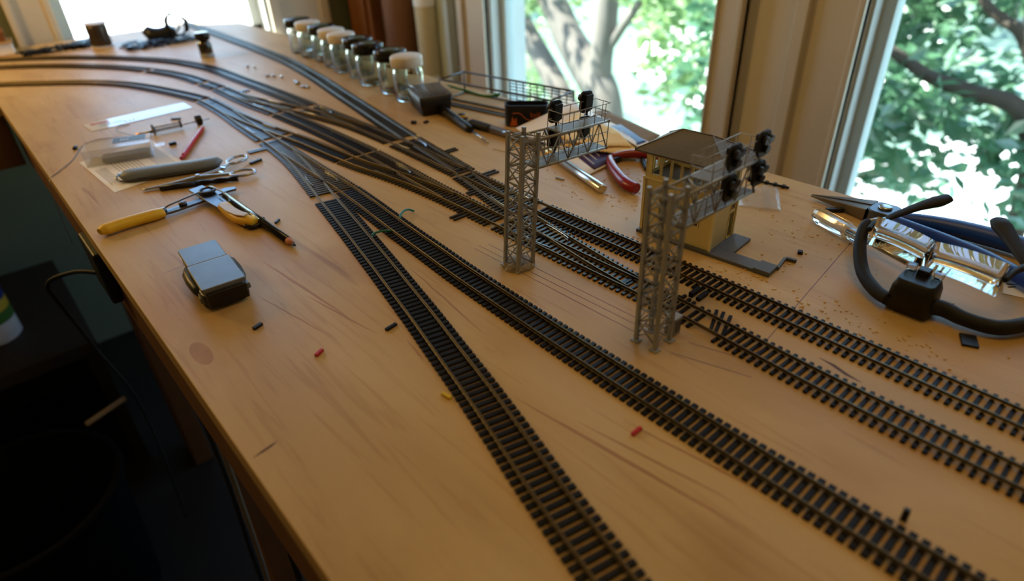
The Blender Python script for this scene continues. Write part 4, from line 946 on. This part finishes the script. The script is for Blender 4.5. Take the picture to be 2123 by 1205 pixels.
# ================================================================== middle and right tools
# black parts box with clear lid
t = thing('parts_box', 'black parts box with a clear hinged lid in front of the jars', 'box', (521, 789, 0), -19.5, local=True)
def taper(w0, d0_, w1, d1_, z0, z1, name, m, par, bevel=.8):
    return MB().loft([[(a, b, z0) for a, b in rrect(w0, d0_, 3)], [(a, b, z1) for a, b in rrect(w1, d1_, 3)]]).build(name, m, par, bevel=0)
taper(42, 66, 49, 76, 0, 28, 'body', BLACK, t)
for k in range(4): MB().box(-18+k*9.3, -11.5+k*9.3, -30, 30, 27, 29).build('divider', BLACK, t)
lidb = MB(); th = 1.3
LW, LD = 25.0, 38.5
lidb.box(-LW, LW, -LD, -LD+th, 28, 36).box(-LW, LW, LD-th, LD, 28, 36).box(-LW, -LW+th, -LD, LD, 28, 36).box(LW-th, LW, -LD, LD, 28, 36).box(-LW, LW, -LD, LD, 36, 37.2)
lidb.build('clear_lid', LIDF, t)
MB().tube([(-25.2, -38, 36.6), (-25.2, 38, 36.6)], 1.2, 8).build('lid_rim', CLEAR, t)
MB().box(-26.2, -25, -8, 8, 22, 31).build('latch', FILMG, t)
# small screwdriver
t = thing('screwdriver', 'slim black screwdriver with a red end cap beside the parts box', 'screwdriver', (502, 690, 0))
q0, q1 = (523, 776, 7), (480, 604, 2.5)
MB().tube([q0, along(q0, q1, 6)], 0, 16, rs=[5.6, 6.4]).build('end_cap', RED, t)
MB().tube([along(q0, q1, d) for d in (6, 12, 40, 70, 100, 114, 122)], 0, 16, rs=[6.4, 6.6, 6.4, 6.4, 5.6, 5.8, 4.6]).build('handle', BLACK, t)
MB().tube([along(q0, q1, 122), along(q0, q1, 176)], 1.3, 10).build('shaft', STEEL, t)
# craft pen
t = thing('pen', 'pen with black rubber grip pointing left behind the first signal bridge', 'pen', (512, 620, 0))
q0, q1 = (510, 690, 5.4), (516, 545, 5.4)
MB().tube([q0, along(q0, q1, 11)], 0, 14, rs=[1.2, 3.6]).build('metal_tip', STEEL, t)
MB().tube([along(q0, q1, d) for d in (11, 15, 48, 53)], 0, 16, rs=[4.4, 5.4, 5.4, 5.0]).build('rubber_grip', RUBBER, t)
MB().tube([along(q0, q1, 53), along(q0, q1, 140)], 5.0, 16).build('barrel', mat('smoky_barrel', (88, 78, 66), .2, coat=1.0), t)
MB().tube([along(q0, q1, 140), along(q0, q1, 150)], 3.4, 12).build('push_button', BLACK, t)
t = thing('tape_roll', 'tiny yellow and black roll between the screwdriver and pen', 'roll', (518, 708, 0), local=True)
MB().lathe([(8, 0), (8, 9)], n=24).build('yellow_ring', mat('yellow_tape', (200, 150, 20), .4), t); MB().lathe([(5.6, 9), (5.6, 9.6), (.3, 9.6)], n=24).build('black_core', BLACK, t); MB().lathe([(8.3, 3), (8.3, 6)], n=24).build('black_band', BLACK, t)
# wire basket behind
t = thing('wire_basket', 'shallow grey wire basket at the back edge by the window', 'basket', (598, 710, 0), 9.0, local=True)
bw, bl, bh = 27.0, 105.0, 33.0
rim = [(-bw, -bl, bh), (bw, -bl, bh), (bw, bl, bh), (-bw, bl, bh), (-bw, -bl, bh)]
for i in range(4): MB().tube([rim[i], rim[i+1]], 1.5, 8).build('rim_wire', WIREM, t)
lo = [(a, b, 1.5) for a, b, c in rim]
for i in range(4): MB().tube([lo[i], lo[i+1]], 1.3, 8).build('base_wire', WIREM, t)
for i in range(4): MB().tube([(rim[i][0], rim[i][1], 1), (rim[i][0], rim[i][1], bh)], 1.3, 8).build('corner_wire', WIREM, t)
y = -bl+12
while y < bl-4:
    if y < 20: MB().tube([(bw, y, 1.5), (bw, y, bh)], .9, 6).build('mesh_wire', WIREM, t)
    y += 13
for k in range(6): MB().tube([(bw, -bl, 6+k*4.5), (bw, 10, 6+k*4.5)], .7, 6).build('mesh_wire', WIREM, t)
# grey flat frame on the bench
t = thing('flat_frame', 'thin grey rectangular frame lying flat in front of the wire basket', 'frame', (570, 740, 0), 9.6, local=True)
for a in ((-14, -10, -72, 72), (10, 14, -72, 72), (-14, 14, -74, -70), (-14, 14, 70, 74)): MB().box(*a, 0, 2.6).build('frame_bar', GREYD, t, bevel=.3)
# bundle of green wires
t = thing('wire_bundle', 'bundle of green wires with a flared end inside the basket', 'wires', (600, 775, 0))
random.seed(6)
for k in range(9):
    e = Vector((random.uniform(-4, 4), random.uniform(-4, 4), random.uniform(0, 7)))
    MB().tube(spline([(592, 835+k, 10+k*.3), (593, 800, 11+random.uniform(-1.5, 1.5)), (596+random.uniform(-1, 1), 770, 9+random.uniform(-1.5, 1.5)), (601, 748, 8+k*.3), (606+e.x, 732+e.y, 9+e.z)], 6), 1.1, 6).build('green_wire', mat('grass_green', (58, 130, 50), .45), t)
# black fabric band
t = thing('fabric_band', 'black elastic band with orange lettering standing behind the left signal bridge', 'strap', (572, 632, 0), -32, local=True)
outer = rrect(60, 26, 10, 6); inner = rrect(56.5, 22.5, 8.5, 6); hh = 29.0
n = len(outer); m = MB()
m.add([(a, b, 0) for a, b in outer]+[(a, b, hh-(3 if a > 10 else 0)) for a, b in outer]+[(a, b, 0) for a, b in inner]+[(a, b, hh-(3 if a > 10 else 0)) for a, b in inner],
      [(i, (i+1) % n, n+(i+1) % n, n+i) for i in range(n)]+[(2*n+(i+1) % n, 2*n+i, 3*n+i, 3*n+(i+1) % n) for i in range(n)]+[(n+i, n+(i+1) % n, 3*n+(i+1) % n, 3*n+i) for i in range(n)]+[((i+1) % n, i, 2*n+i, 2*n+(i+1) % n) for i in range(n)])
m.build('band', RUBBER, t)
OR = mat('orange_print', (214, 104, 40), .6)
text_mesh('orange_lettering', 'loit', 11, OR, t, Matrix.Translation((2*S, -13.15*S, 11*S)) @ Matrix.Rotation(math.radians(90), 4, 'X'))
MB().tube(spline([(-22, -13.2, 19), (-12, -13.3, 18), (-4, -13.3, 10), (4, -13.3, 8), (18, -13.3, 10)], 5), .5, 5).build('orange_swirl', OR, t)
MB().add([(-26, -13.1, 2), (-22, -13.15, 15), (-20, -13.15, 9), (-17, -13.15, 13), (-16, -13.15, 2)], [(0, 1, 2), (0, 2, 4), (2, 3, 4)]).build('orange_flame', OR, t)
# paper pile
t = thing('brochure', 'white and purple printed brochure under the yellow cloth', 'brochure', (560, 540, 0))
def warp(poly, z0, zf, name, m, par, th=.35, nu=10, nv=8):
    """thin sheet over a quad (a,b,c,d), height zf(u,v)"""
    a, b, c, d = [Vector(p) for p in poly]; vs = []
    for k in (0, 1):
        for j in range(nv+1):
            for i in range(nu+1):
                u, v = i/nu, j/nv; p = a*(1-u)*(1-v)+b*u*(1-v)+c*u*v+d*(1-u)*v; vs.append((p.x, p.y, z0+zf(u, v)-th*k))
    N_ = (nu+1)*(nv+1); fs = []
    for j in range(nv):
        for i in range(nu):
            q = j*(nu+1)+i; fs.append((q, q+1, q+nu+2, q+nu+1)); fs.append((N_+q+nu+1, N_+q+nu+2, N_+q+1, N_+q))
    for i in range(nu): fs.append((i+1, i, N_+i, N_+i+1)); q = nv*(nu+1)+i; fs.append((q, q+1, N_+q+1, N_+q))
    for j in range(nv): q = j*(nu+1); fs.append((q, q+nu+1, N_+q+nu+1, N_+q)); q += nu; fs.append((q+nu+1, q, N_+q, N_+q+nu+1))
    return MB().add(vs, fs, True).build(name, m, par)
def sheet(q, name, m, par, th=.35, nu=10, nv=10, bulge=0.0, off=0.0):
    """thin sheet over four corners given with their heights"""
    a, b, c, d = [Vector(p) for p in q]; vs = []
    for k in (0, 1):
        for jj in range(nv+1):
            for ii in range(nu+1):
                u, v = ii/nu, jj/nv; p = a*(1-u)*(1-v)+b*u*(1-v)+c*u*v+d*(1-u)*v; vs.append((p.x, p.y, p.z+off-th*k+bulge*math.sin(math.pi*u)*math.sin(math.pi*v)))
    N_ = (nu+1)*(nv+1); fs = []
    for jj in range(nv):
        for ii in range(nu):
            w_ = jj*(nu+1)+ii; fs.append((w_, w_+1, w_+nu+2, w_+nu+1)); fs.append((N_+w_+nu+1, N_+w_+nu+2, N_+w_+1, N_+w_))
    for ii in range(nu): fs.append((ii+1, ii, N_+ii, N_+ii+1)); w_ = nv*(nu+1)+ii; fs.append((w_, w_+1, N_+w_+1, N_+w_))
    for jj in range(nv): w_ = jj*(nu+1); fs.append((w_, w_+nu+1, N_+w_+nu+1, N_+w_)); w_ += nu; fs.append((w_+nu+1, w_, N_+w_, N_+w_+nu+1))
    return MB().add(vs, fs, True).build(name, m, par)
PG = [Vector(p) for p in ((482, 443, 1.2), (566, 447, 4), (614, 584, 30), (536, 615, 6))]
def on_page(u, v): a, b, c, d = PG; return a*(1-u)*(1-v)+b*u*(1-v)+c*u*v+d*(1-u)*v
sheet(PG, 'page', PAPER, t)
sheet([on_page(.26, .02), on_page(.98, .02), on_page(.98, .75), on_page(.26, .75)], 'purple_panel', PURPLE, t, th=.2, off=.25)
o_ = Vector(t['_o'])
def on_sheet_text(name, body, size, m, par, p, q, up_):
    """lettering along p->q on a tilted sheet"""
    x = (q-p).normalized(); z = x.cross(up_-p).normalized()
    if z.z < 0: z = -z
    y = z.cross(x); R3 = Matrix((x, y, z)).transposed().to_4x4()
    text_mesh(name, body, size, m, par, Matrix.Translation((p-Vector(par['_o'])+z*.35)*S) @ R3)
on_sheet_text('address_line', '3 Clarendon Avenue', 6.2, INK, t, on_page(.16, .62), on_page(.16, .1), on_page(.3, .62))
on_sheet_text('small_print', 'return', 3.6, INK, t, on_page(.08, .14), on_page(.08, .05), on_page(.3, .14))
for k in range(6):
    u = .34+k*.10; e = .62-.07*(k % 3)
    sheet([on_page(u, .08+.03*k), on_page(u+.022, .08+.03*k), on_page(u+.022, e), on_page(u, e)], 'white_text_line', WHITEP, t, th=.05, nu=1, nv=4, off=.34)
t = thing('cardboard_sheet', 'brown cardboard sheet behind the leaflets, overhanging the back edge', 'cardboard', (620, 500, 3))
sheet([(574, 440, 5), (642, 461, 5), (676, 584, 5), (600, 596, 5)], 'sheet', CARD, t, th=1.6)
sheet([(580, 452, 3.2), (632, 465, 3.2), (650, 560, 3.2), (600, 570, 3.2)], 'lower_ply', CARD, t, th=3.0)
t = thing('brochure', 'folded white leaflet with a blue picture panel by the cardboard', 'brochure', (605, 520, 6))
LF = [Vector(p) for p in ((580, 446, 9), (602, 444, 9), (650, 600, 10), (604, 570, 26))]
sheet(LF, 'page', PAPER, t)
sheet([(582, 451, 9), (601, 450, 9.2), (628, 514, 10), (603, 512, 14)], 'blue_panel', BLUEP, t, th=.2, off=.6)
on_sheet_text('panel_lettering', 'Get up to', 6.0, WHITEP, t, Vector((604, 496, 12.5)), Vector((589, 455, 10)), Vector((616, 490, 11.5)))
# yellow cloth with pinked edges
t = thing('lens_cloth', 'yellow cleaning cloth with zigzag edges folded over the brochures', 'cloth', (560, 490, 6))
def pinked(poly, zf, name, zig):
    """sheet from polygon with zigzag on listed edges"""
    out = []; n = len(poly)
    for i in range(n):
        a, b = Vector(poly[i]), Vector(poly[(i+1) % n]); out.append(a)
        if i in zig:
            L_ = (b-a).length; k = int(L_/1.9); q = (b-a).normalized(); nr = Vector((q.y, -q.x))
            for j in range(1, k): out.append(a+(b-a)*(j/k)+nr*(1.0 if j % 2 else -.6))
    bm = bmesh.new(); vs = [bm.verts.new((p.x, p.y, 0)) for p in out]; bm.faces.new(vs)
    bmesh.ops.triangulate(bm, faces=bm.faces[:]); bmesh.ops.subdivide_edges(bm, edges=[e for e in bm.edges if e.calc_length() > 12], cuts=3); bmesh.ops.triangulate(bm, faces=bm.faces[:])
    bm.verts.index_update(); m = MB(); m.add([(v.co.x, v.co.y, zf(v.co.x, v.co.y)) for v in bm.verts], [tuple(v.index for v in f.verts) for f in bm.faces], True); bm.free()
    o = m.build(name, CLOTH, t); sm = o.modifiers.new('thickness', 'SOLIDIFY'); sm.thickness = .8*S; sm.offset = -1; return o
def zpage(x, y): return 4+.17*max(0, y-445)+.02*(x-500)
pinked([(510, 506), (523, 488), (545, 462), (563, 435), (580, 449), (585, 470), (565, 505), (540, 520)], lambda x, y: zpage(x, y)+1.0, 'lower_layer', (0, 1, 2, 3))
pinked([(514, 519), (525, 494), (543, 473), (563, 463), (577, 452), (592, 490), (590, 552), (560, 545)], lambda x, y: zpage(x, y)+4.0+1.2*math.sin((x-500)*.06), 'upper_layer', (0, 1, 2, 3))
# aluminium hobby knife
t = thing('hobby_knife', 'aluminium hobby knife handle in front of the brochures', 'knife', (485, 460, 0))
q0, q1 = (508, 533, 5.2), (466, 400, 5.2)
MB().tube([along(q0, q1, 34), along(q0, q1, 138), along(q0, q1, 140)], 0, 24, rs=[5.0, 5.0, 4.3]).build('handle', ALU, t)
MB().tube([along(q0, q1, d) for d in (31, 32, 33.4, 34.4)], 0, 24, rs=[4.4, 5.4, 5.4, 4.4]).build('collar', ALU, t)
MB().tube([along(q0, q1, d) for d in (12, 14, 31)], 0, 24, rs=[4.2, 4.9, 4.9]).build('knurled_grip', mat('pale_brass', (206, 178, 120), .3, metal=1.0), t)
MB().tube([along(q0, q1, -6), along(q0, q1, 12)], 0, 20, rs=[3.6, 4.2]).build('clear_cap', FILMG, t)
# red handled cutter
t = thing('cutter', 'flush cutter with dark red handles partly under the brochures', 'pliers', (520, 415, 0))
smooth_tube([(537, 452, 7), (524, 440, 7.5), (507, 417, 7), (492, 391, 6.8), (489, 374, 6.5)], [3.5, 5, 6, 6.4, 5.6], 'red_grip', DRED, t, 14)
smooth_tube([(540, 452, 7), (560, 440, 8), (580, 412, 7.6), (590, 390, 7)], [3.5, 5, 5.6, 5], 'red_grip', DRED, t, 14)
MB().prism([(534, 444), (548, 462), (566, 476), (560, 456), (548, 444)], 1, 8).build('cutting_head', BLACK, t, bevel=1)
MB().tube(spline([(545, 405, 3), (556, 418, 4), (566, 428, 4), (574, 436, 4)], 5), 2.6, 8).build('return_spring', BLACK, t)
# plastic bag
t = thing('plastic_bag', 'small clear zip bag lying right of the yellow tower', 'bag', (565, 278, 0))
random.seed(8); rr_ = [[random.uniform(0, 2.6) for _ in range(20)] for _ in range(20)]
warp([(535, 284), (552, 248), (604, 280), (572, 306)], .6, lambda u, v: rr_[int(u*12)][int(v*12)]*(1-abs(2*u-1)**4), 'film', FILM, t, th=.15, nu=12, nv=12)
MB().prism([(546, 262), (549, 256), (597, 287), (594, 293)], 2.8, 3.1).build('zip_strip', FILMG, t)
t = thing('black_rod', 'thin notched black plastic rod at the back edge behind the yellow tower', 'rod', (604, 290, 0))
MB().tube([(600, 316, 1.6), (607, 270, 1.6)], 1.3, 8).build('shaft', BLACK, t)
for k in range(5): p = Vector((600, 316, 1.8)).lerp(Vector((607, 270, 1.8)), .12+k*.19); MB().obox((p.x, p.y, .4), 4.4, 3.2, 3, 8).build('notch_collar', BLACK, t)
# needle nose pliers
t = thing('needle_nose_pliers', 'needle-nose pliers with blue handles at the right back edge', 'pliers', (600, 160, 0))
MB().loft([[(598.5, 243, 3), (599.7, 243, 3), (599.7, 243, 4.6), (598.5, 243, 4.6)], [(592, 208, 2), (600, 208, 2), (600, 208, 9), (592, 208, 9)], [(586, 186, 1), (598, 186, 1), (598, 186, 12), (586, 186, 12)]], smooth=False).build('lower_jaw', mat('plier_steel', (120, 112, 102), .36, metal=1.0), t, bevel=.5)
MB().loft([[(600, 243, 3.2), (601, 243, 3.2), (601, 243, 5), (600, 243, 5)], [(600.4, 208, 2), (608, 207, 2), (608, 207, 10), (600.4, 208, 10)], [(598.4, 186, 1), (611, 185, 1), (611, 185, 13), (598.4, 186, 13)]], smooth=False).build('upper_jaw', mat('plier_steel', (120, 112, 102)), t, bevel=.5)
MB().prism(rrect(26, 24, 7, 5, 598, 174), 1, 13).build('pivot_head', DSTEEL, t, bevel=1.2)
MB().lathe([(6, 13), (6, 14.6), (4.4, 15.4), (.3, 15.4)], 598, 174, 20).build('pivot_rivet', STEEL, t)
smooth_tube([(596, 164, 8), (601, 145, 9), (607, 120, 9), (610, 92, 9), (608, 60, 9), (600, 10, 9), (590, -40, 9)], [5, 7.5, 9, 9.4, 9, 8.6, 8], 'blue_grip', BLUE, t, 14, .85)
smooth_tube([(591, 164, 8), (586, 146, 8), (580, 117, 8), (571, 85, 8), (556, 54, 8), (535, 10, 8), (520, -30, 8)], [5, 6, 6.6, 6.8, 6.8, 6.4, 6], 'blue_grip', BLUE, t, 14, .85)
# clear handled screwdriver
t = thing('clear_screwdriver', 'clear plastic handled screwdriver running under the magnifier', 'screwdriver', (556, 190, 0))
q0, q1 = (556, 217, 7.5), (519, 122, 7.5)
rg_ = []
for i in range(12):
    u = i/11; c = Vector(along(q0, q1, u*58)); rad = (7.6 if .06 < u < .7 else 6.0) if u > .02 else 5.6; d_ = (Vector(q1)-Vector(q0)).normalized(); nx = Vector((-d_.y, d_.x, 0))
    rg_.append([c+nx*rad*(1-.16*(k % 2))*math.cos(2*math.pi*k/12)+Vector((0, 0, 1))*rad*(1-.16*(k % 2))*math.sin(2*math.pi*k/12) for k in range(12)])
MB().loft(rg_, smooth=False).build('clear_handle', CLEARH, t)
MB().tube([along(q0, q1, 38), along(q0, q1, 100)], 1.8, 10).build('shaft', STEEL, t)
# magnifier headset
t = thing('head_magnifier', 'black head magnifier with clear lens plates at the right edge', 'magnifier', (478, 98, 0))
smooth_tube([(519, 160, 32), (512, 160, 29), (497, 154, 19), (479, 141, 9), (463, 124, 7), (456, 112, 8)], [3.6, 4.2, 4.8, 5, 5, 5], 'frame_arm', RUBBER, t, 14)
smooth_tube([(460, 96, 9), (470, 82, 8), (469, 66, 7), (474, 48, 6.5), (492, 36, 6.5), (508, 30, 6.5), (523, 27, 7)], [7, 6, 5.4, 5.4, 5.2, 5, 5], 'frame_arm', RUBBER, t, 14)
bx_ = MB().loft([[(a, b, 1) for a, b in rrect(22, 27, 4, 3, 467, 100)], [(a, b, 3) for a, b in rrect(25, 30, 4, 3, 467, 100)], [(a, b, 20) for a, b in rrect(24, 28, 4, 3, 467, 100)], [(a, b, 27) for a, b in rrect(20, 24, 4, 3, 467, 100)]])
bx_.build('lamp_housing', BLACK, t)
MB().obox((458.5, 113, 3), 8, 6, 7, 10).build('housing_step', BLACK, t, bevel=1)
MB().obox((473, 100, 25), 8, 8, 7, 0).build('lens_clip', BLACK, t, bevel=.8)
for s_ in (-1, 1): MB().obox((474, 100+s_*9, 27), 7, 6, 5, 0).build('lens_bracket', CLEAR, t, bevel=.5)
def lensplate(a, b, c, d, th=1.6, nu=10):
    """curved plate a-b bottom, d-c top"""
    a, b, c, d = [Vector(p) for p in (a, b, c, d)]; nrm = (b-a).cross(d-a).normalized(); vs = []
    for k in (-.5, .5):
        for v in (0, 1):
            for i in range(nu+1):
                u = i/nu; p = (a.lerp(b, u)).lerp(d.lerp(c, u), v)+nrm*(6*(1-(2*u-1)**2)*.35+k*th); vs.append(p)
    fs = []; q = nu+1
    for i in range(nu):
        fs += [(i, i+1, q+i+1, q+i), (2*q+q+i, 2*q+q+i+1, 2*q+i+1, 2*q+i), (i+1, i, 2*q+i, 2*q+i+1), (q+i, q+i+1, 3*q+i+1, 3*q+i)]
    fs += [(0, q, 3*q, 2*q), (nu+q, nu, 2*q+nu, 3*q+nu)]
    return MB().add(vs, fs, True).build('lens_plate', LENS, t)
lensplate((486, 145, 30), (477, 102, 30), (503, 106.5, 40), (516, 153.5, 40)); lensplate((477, 101.5, 30), (471, 56, 30), (502, 58.5, 40), (503, 106, 40))
smooth_tube([(528, 152, 32), (536, 150, 34), (560, 140, 38), (575, 131, 41), (584, 126, 43)], [2.6, 3, 4.4, 6.4, 5], 'temple_tip', RUBBER, t, 12, .6)
smooth_tube([(525, 52, 32), (531, 58, 35), (548, 72, 40), (556, 80, 43), (562, 84, 44)], [3.4, 4, 6.2, 7.6, 6.2], 'temple_tip', RUBBER, t, 12, .6)
smooth_tube([(519, 160, 32), (523, 157, 33), (530, 152, 33)], [2.6, 2.4, 2.2], 'hinge_link', STEEL, t, 8)
smooth_tube([(488, 56.5, 35), (505, 55, 36), (525, 52, 32)], [2.0, 2.2, 3.2], 'hinge_link', RUBBER, t, 8)
smooth_tube([(500, 152, 35), (514, 154, 35), (528, 152, 32)], [2.0, 2.2, 2.6], 'hinge_link', RUBBER, t, 8)
t = thing('paper_tag', 'white tag with black lettering under the lens at the right edge', 'tag', (556, 58, 0))
MB().prism([(573, 69), (537, 60), (545, 30), (580, 38)], .1, .6).build('tag_sheet', PAPER, t)
for k in range(4): MB().obox((566-k*5, 60-k*.6, .6), 1.6, 9-(k % 2)*3, .06, 15+k*12).build('black_lettering', BLACK, t)
t = thing('thin_wire', 'thin brown wire piece on the bare wood left of the signal bridge', 'wire', (470, 560, 0)); MB().tube([(474, 588, .5), (479, 560, .6), (484, 535, .5)], .45, 5).build('strand', BRASS, t)
# ================================================================== below and beside the bench
t = thing('low_shelf', 'dark low shelf unit in the shadow left of the bench', 'shelf', (-500, 1500, FZ))
MB().box(-900, 20, 1380, 1860, -520, -490).build('shelf_board', DARKWOOD, t, bevel=2)
for x in (-890, -10): MB().box(x, x+26, 1390, 1850, FZ, -520).build('side_panel', DARKWOOD, t)
MB().box(-864, -10, 1840, 1850, FZ, -520).build('back_panel', DARKWOOD, t)
t = thing('glue_bottle', 'white plastic bottle with green and blue label on the low shelf', 'bottle', (-135, 1545, -490), local=True)
MB().lathe([(44, 0), (48, 4), (48, 130), (40, 150), (20, 165), (16, 190), (.3, 190)], n=32).build('bottle_body', WHITEP, t)
MB().lathe([(48.5, 45), (48.6, 46), (48.6, 68), (48.5, 69)], n=32, cap=False).build('green_band', mat('green_label', (60, 110, 40), .5), t)
MB().lathe([(48.5, 69), (48.6, 70), (48.6, 90), (48.5, 91)], n=32, cap=False).build('yellow_band', mat('yellow_label', (200, 170, 50), .5), t)
MB().lathe([(48.5, 91), (48.6, 92), (48.6, 128), (48.5, 129)], n=32, cap=False).build('blue_band', mat('blue_label', (30, 50, 120), .5), t)
t = thing('power_adapter', 'black power adapter with cable clamped under the bench edge', 'adapter', (44, 726, -78))
MB().box(38, 49, 690, 762, -78, -19).build('adapter_body', BLACK, t, bevel=3)
MB().tube(spline([(40, 740, -60), (20, 770, -64), (-6, 820, -90), (-4, 900, -160), (10, 930, -260), (30, 980, -420), (20, 1000, -700)], 8), 2.4, 8).build('cable', RUBBER, t)
for i, (lab, pts, m_, r_) in enumerate((('black cable hanging in a tangle under the bench', [(69, 640, -112), (66, 620, -300), (60, 640, -500), (64, 680, -700), (60, 690, -846)], RUBBER, 3), ('pale cable looping down under the bench', [(69, 560, -112), (62, 580, -420), (52, 600, -640), (60, 570, -700), (110, 540, -760), (180, 500, -846)], mat('pale_cable', (120, 108, 92), .6), 3), ('second black cable hanging beside the pale cable', [(69, 400, -112), (66, 410, -360), (70, 420, -600), (72, 410, -840)], RUBBER, 3))):
    o = MB().tube(spline(pts, 8), r_, 8).build('cable', m_); tag(single(o, pts[0]), lab, 'cable', 'cables under the bench')
o = MB().tube([(-62, 1330, -640), (20, 1362, -640)], 6, 8).build('dowel', mat('bare_dowel', (214, 186, 146), .6)); tag(single(o, (-20, 1346, -646)), 'bare wooden dowel catching light in the shadow below the bench', 'dowel')
t = thing('waste_bin', 'round black bin in the deep shadow left of the bench', 'bin', (-190, 1080, FZ), local=True)
MB().lathe([(130, 0), (135, 6), (158, 300), (152, 300), (130, 14), (.5, 12)], n=40, cap=False).build('bin_body', mat('bin_plastic', (5, 5, 5), .9, spec=.1), t)
MB().lathe([(158, 290), (165, 291), (165, 303), (151, 303), (151, 298)], n=40, cap=False).build('rim', mat('bin_plastic', (12, 12, 13)), t)
# boards and tube standing in the gap behind the bench
t = thing('leaning_board', 'orange-brown stained board standing upright in the far corner', 'board', (1050, 1880, FZ))
MB().box(1040, 1128, 1850, 1985, FZ, 1200).build('plank', BROWN, t, bevel=2); MB().box(1030, 1040, 1870, 1890, FZ, 1200).build('edge_strip', BROWN, t)
t = thing('cardboard_tube', 'tall brown cardboard tube with a pale collar standing in the far corner', 'tube', (1075, 1735, FZ), local=True)
MB().lathe([(52, 0), (52, 1650)], n=28).build('tube_wall', mat('kraft_tube', (116, 74, 40), .7, var=.2, scale=4), t)
MB().lathe([(56, 880), (60, 900), (60, 950), (56, 970)], n=28).build('paper_collar', mat('pale_collar', (170, 140, 96), .7), t)
MB().lathe([(53, 1030), (54, 1040), (54, 1250), (53, 1260)], n=28).build('red_band', mat('red_tape', (140, 20, 24), .5), t)
t = thing('rolled_paper', 'pale roll of paper standing beside the brown tube', 'roll', (1098, 1640, FZ), local=True)
MB().lathe([(30, 0), (30, 1560)], n=24).build('outer_roll', mat('cream_roll', (206, 190, 150), .7), t); MB().lathe([(31, 850), (31.5, 860), (31.5, 1100), (31, 1110)], n=24, cap=False).build('wrap_band', PAPER, t)
# ------------------------------------------------------------------ lift everything so that the floor is at z = 0
for o in [o for o in bpy.data.objects if o.parent is None and o.type not in ('CAMERA', 'LIGHT')]: o.location.z += TZ*S
for o in bpy.data.objects:
    if '_o' in o: del o['_o']
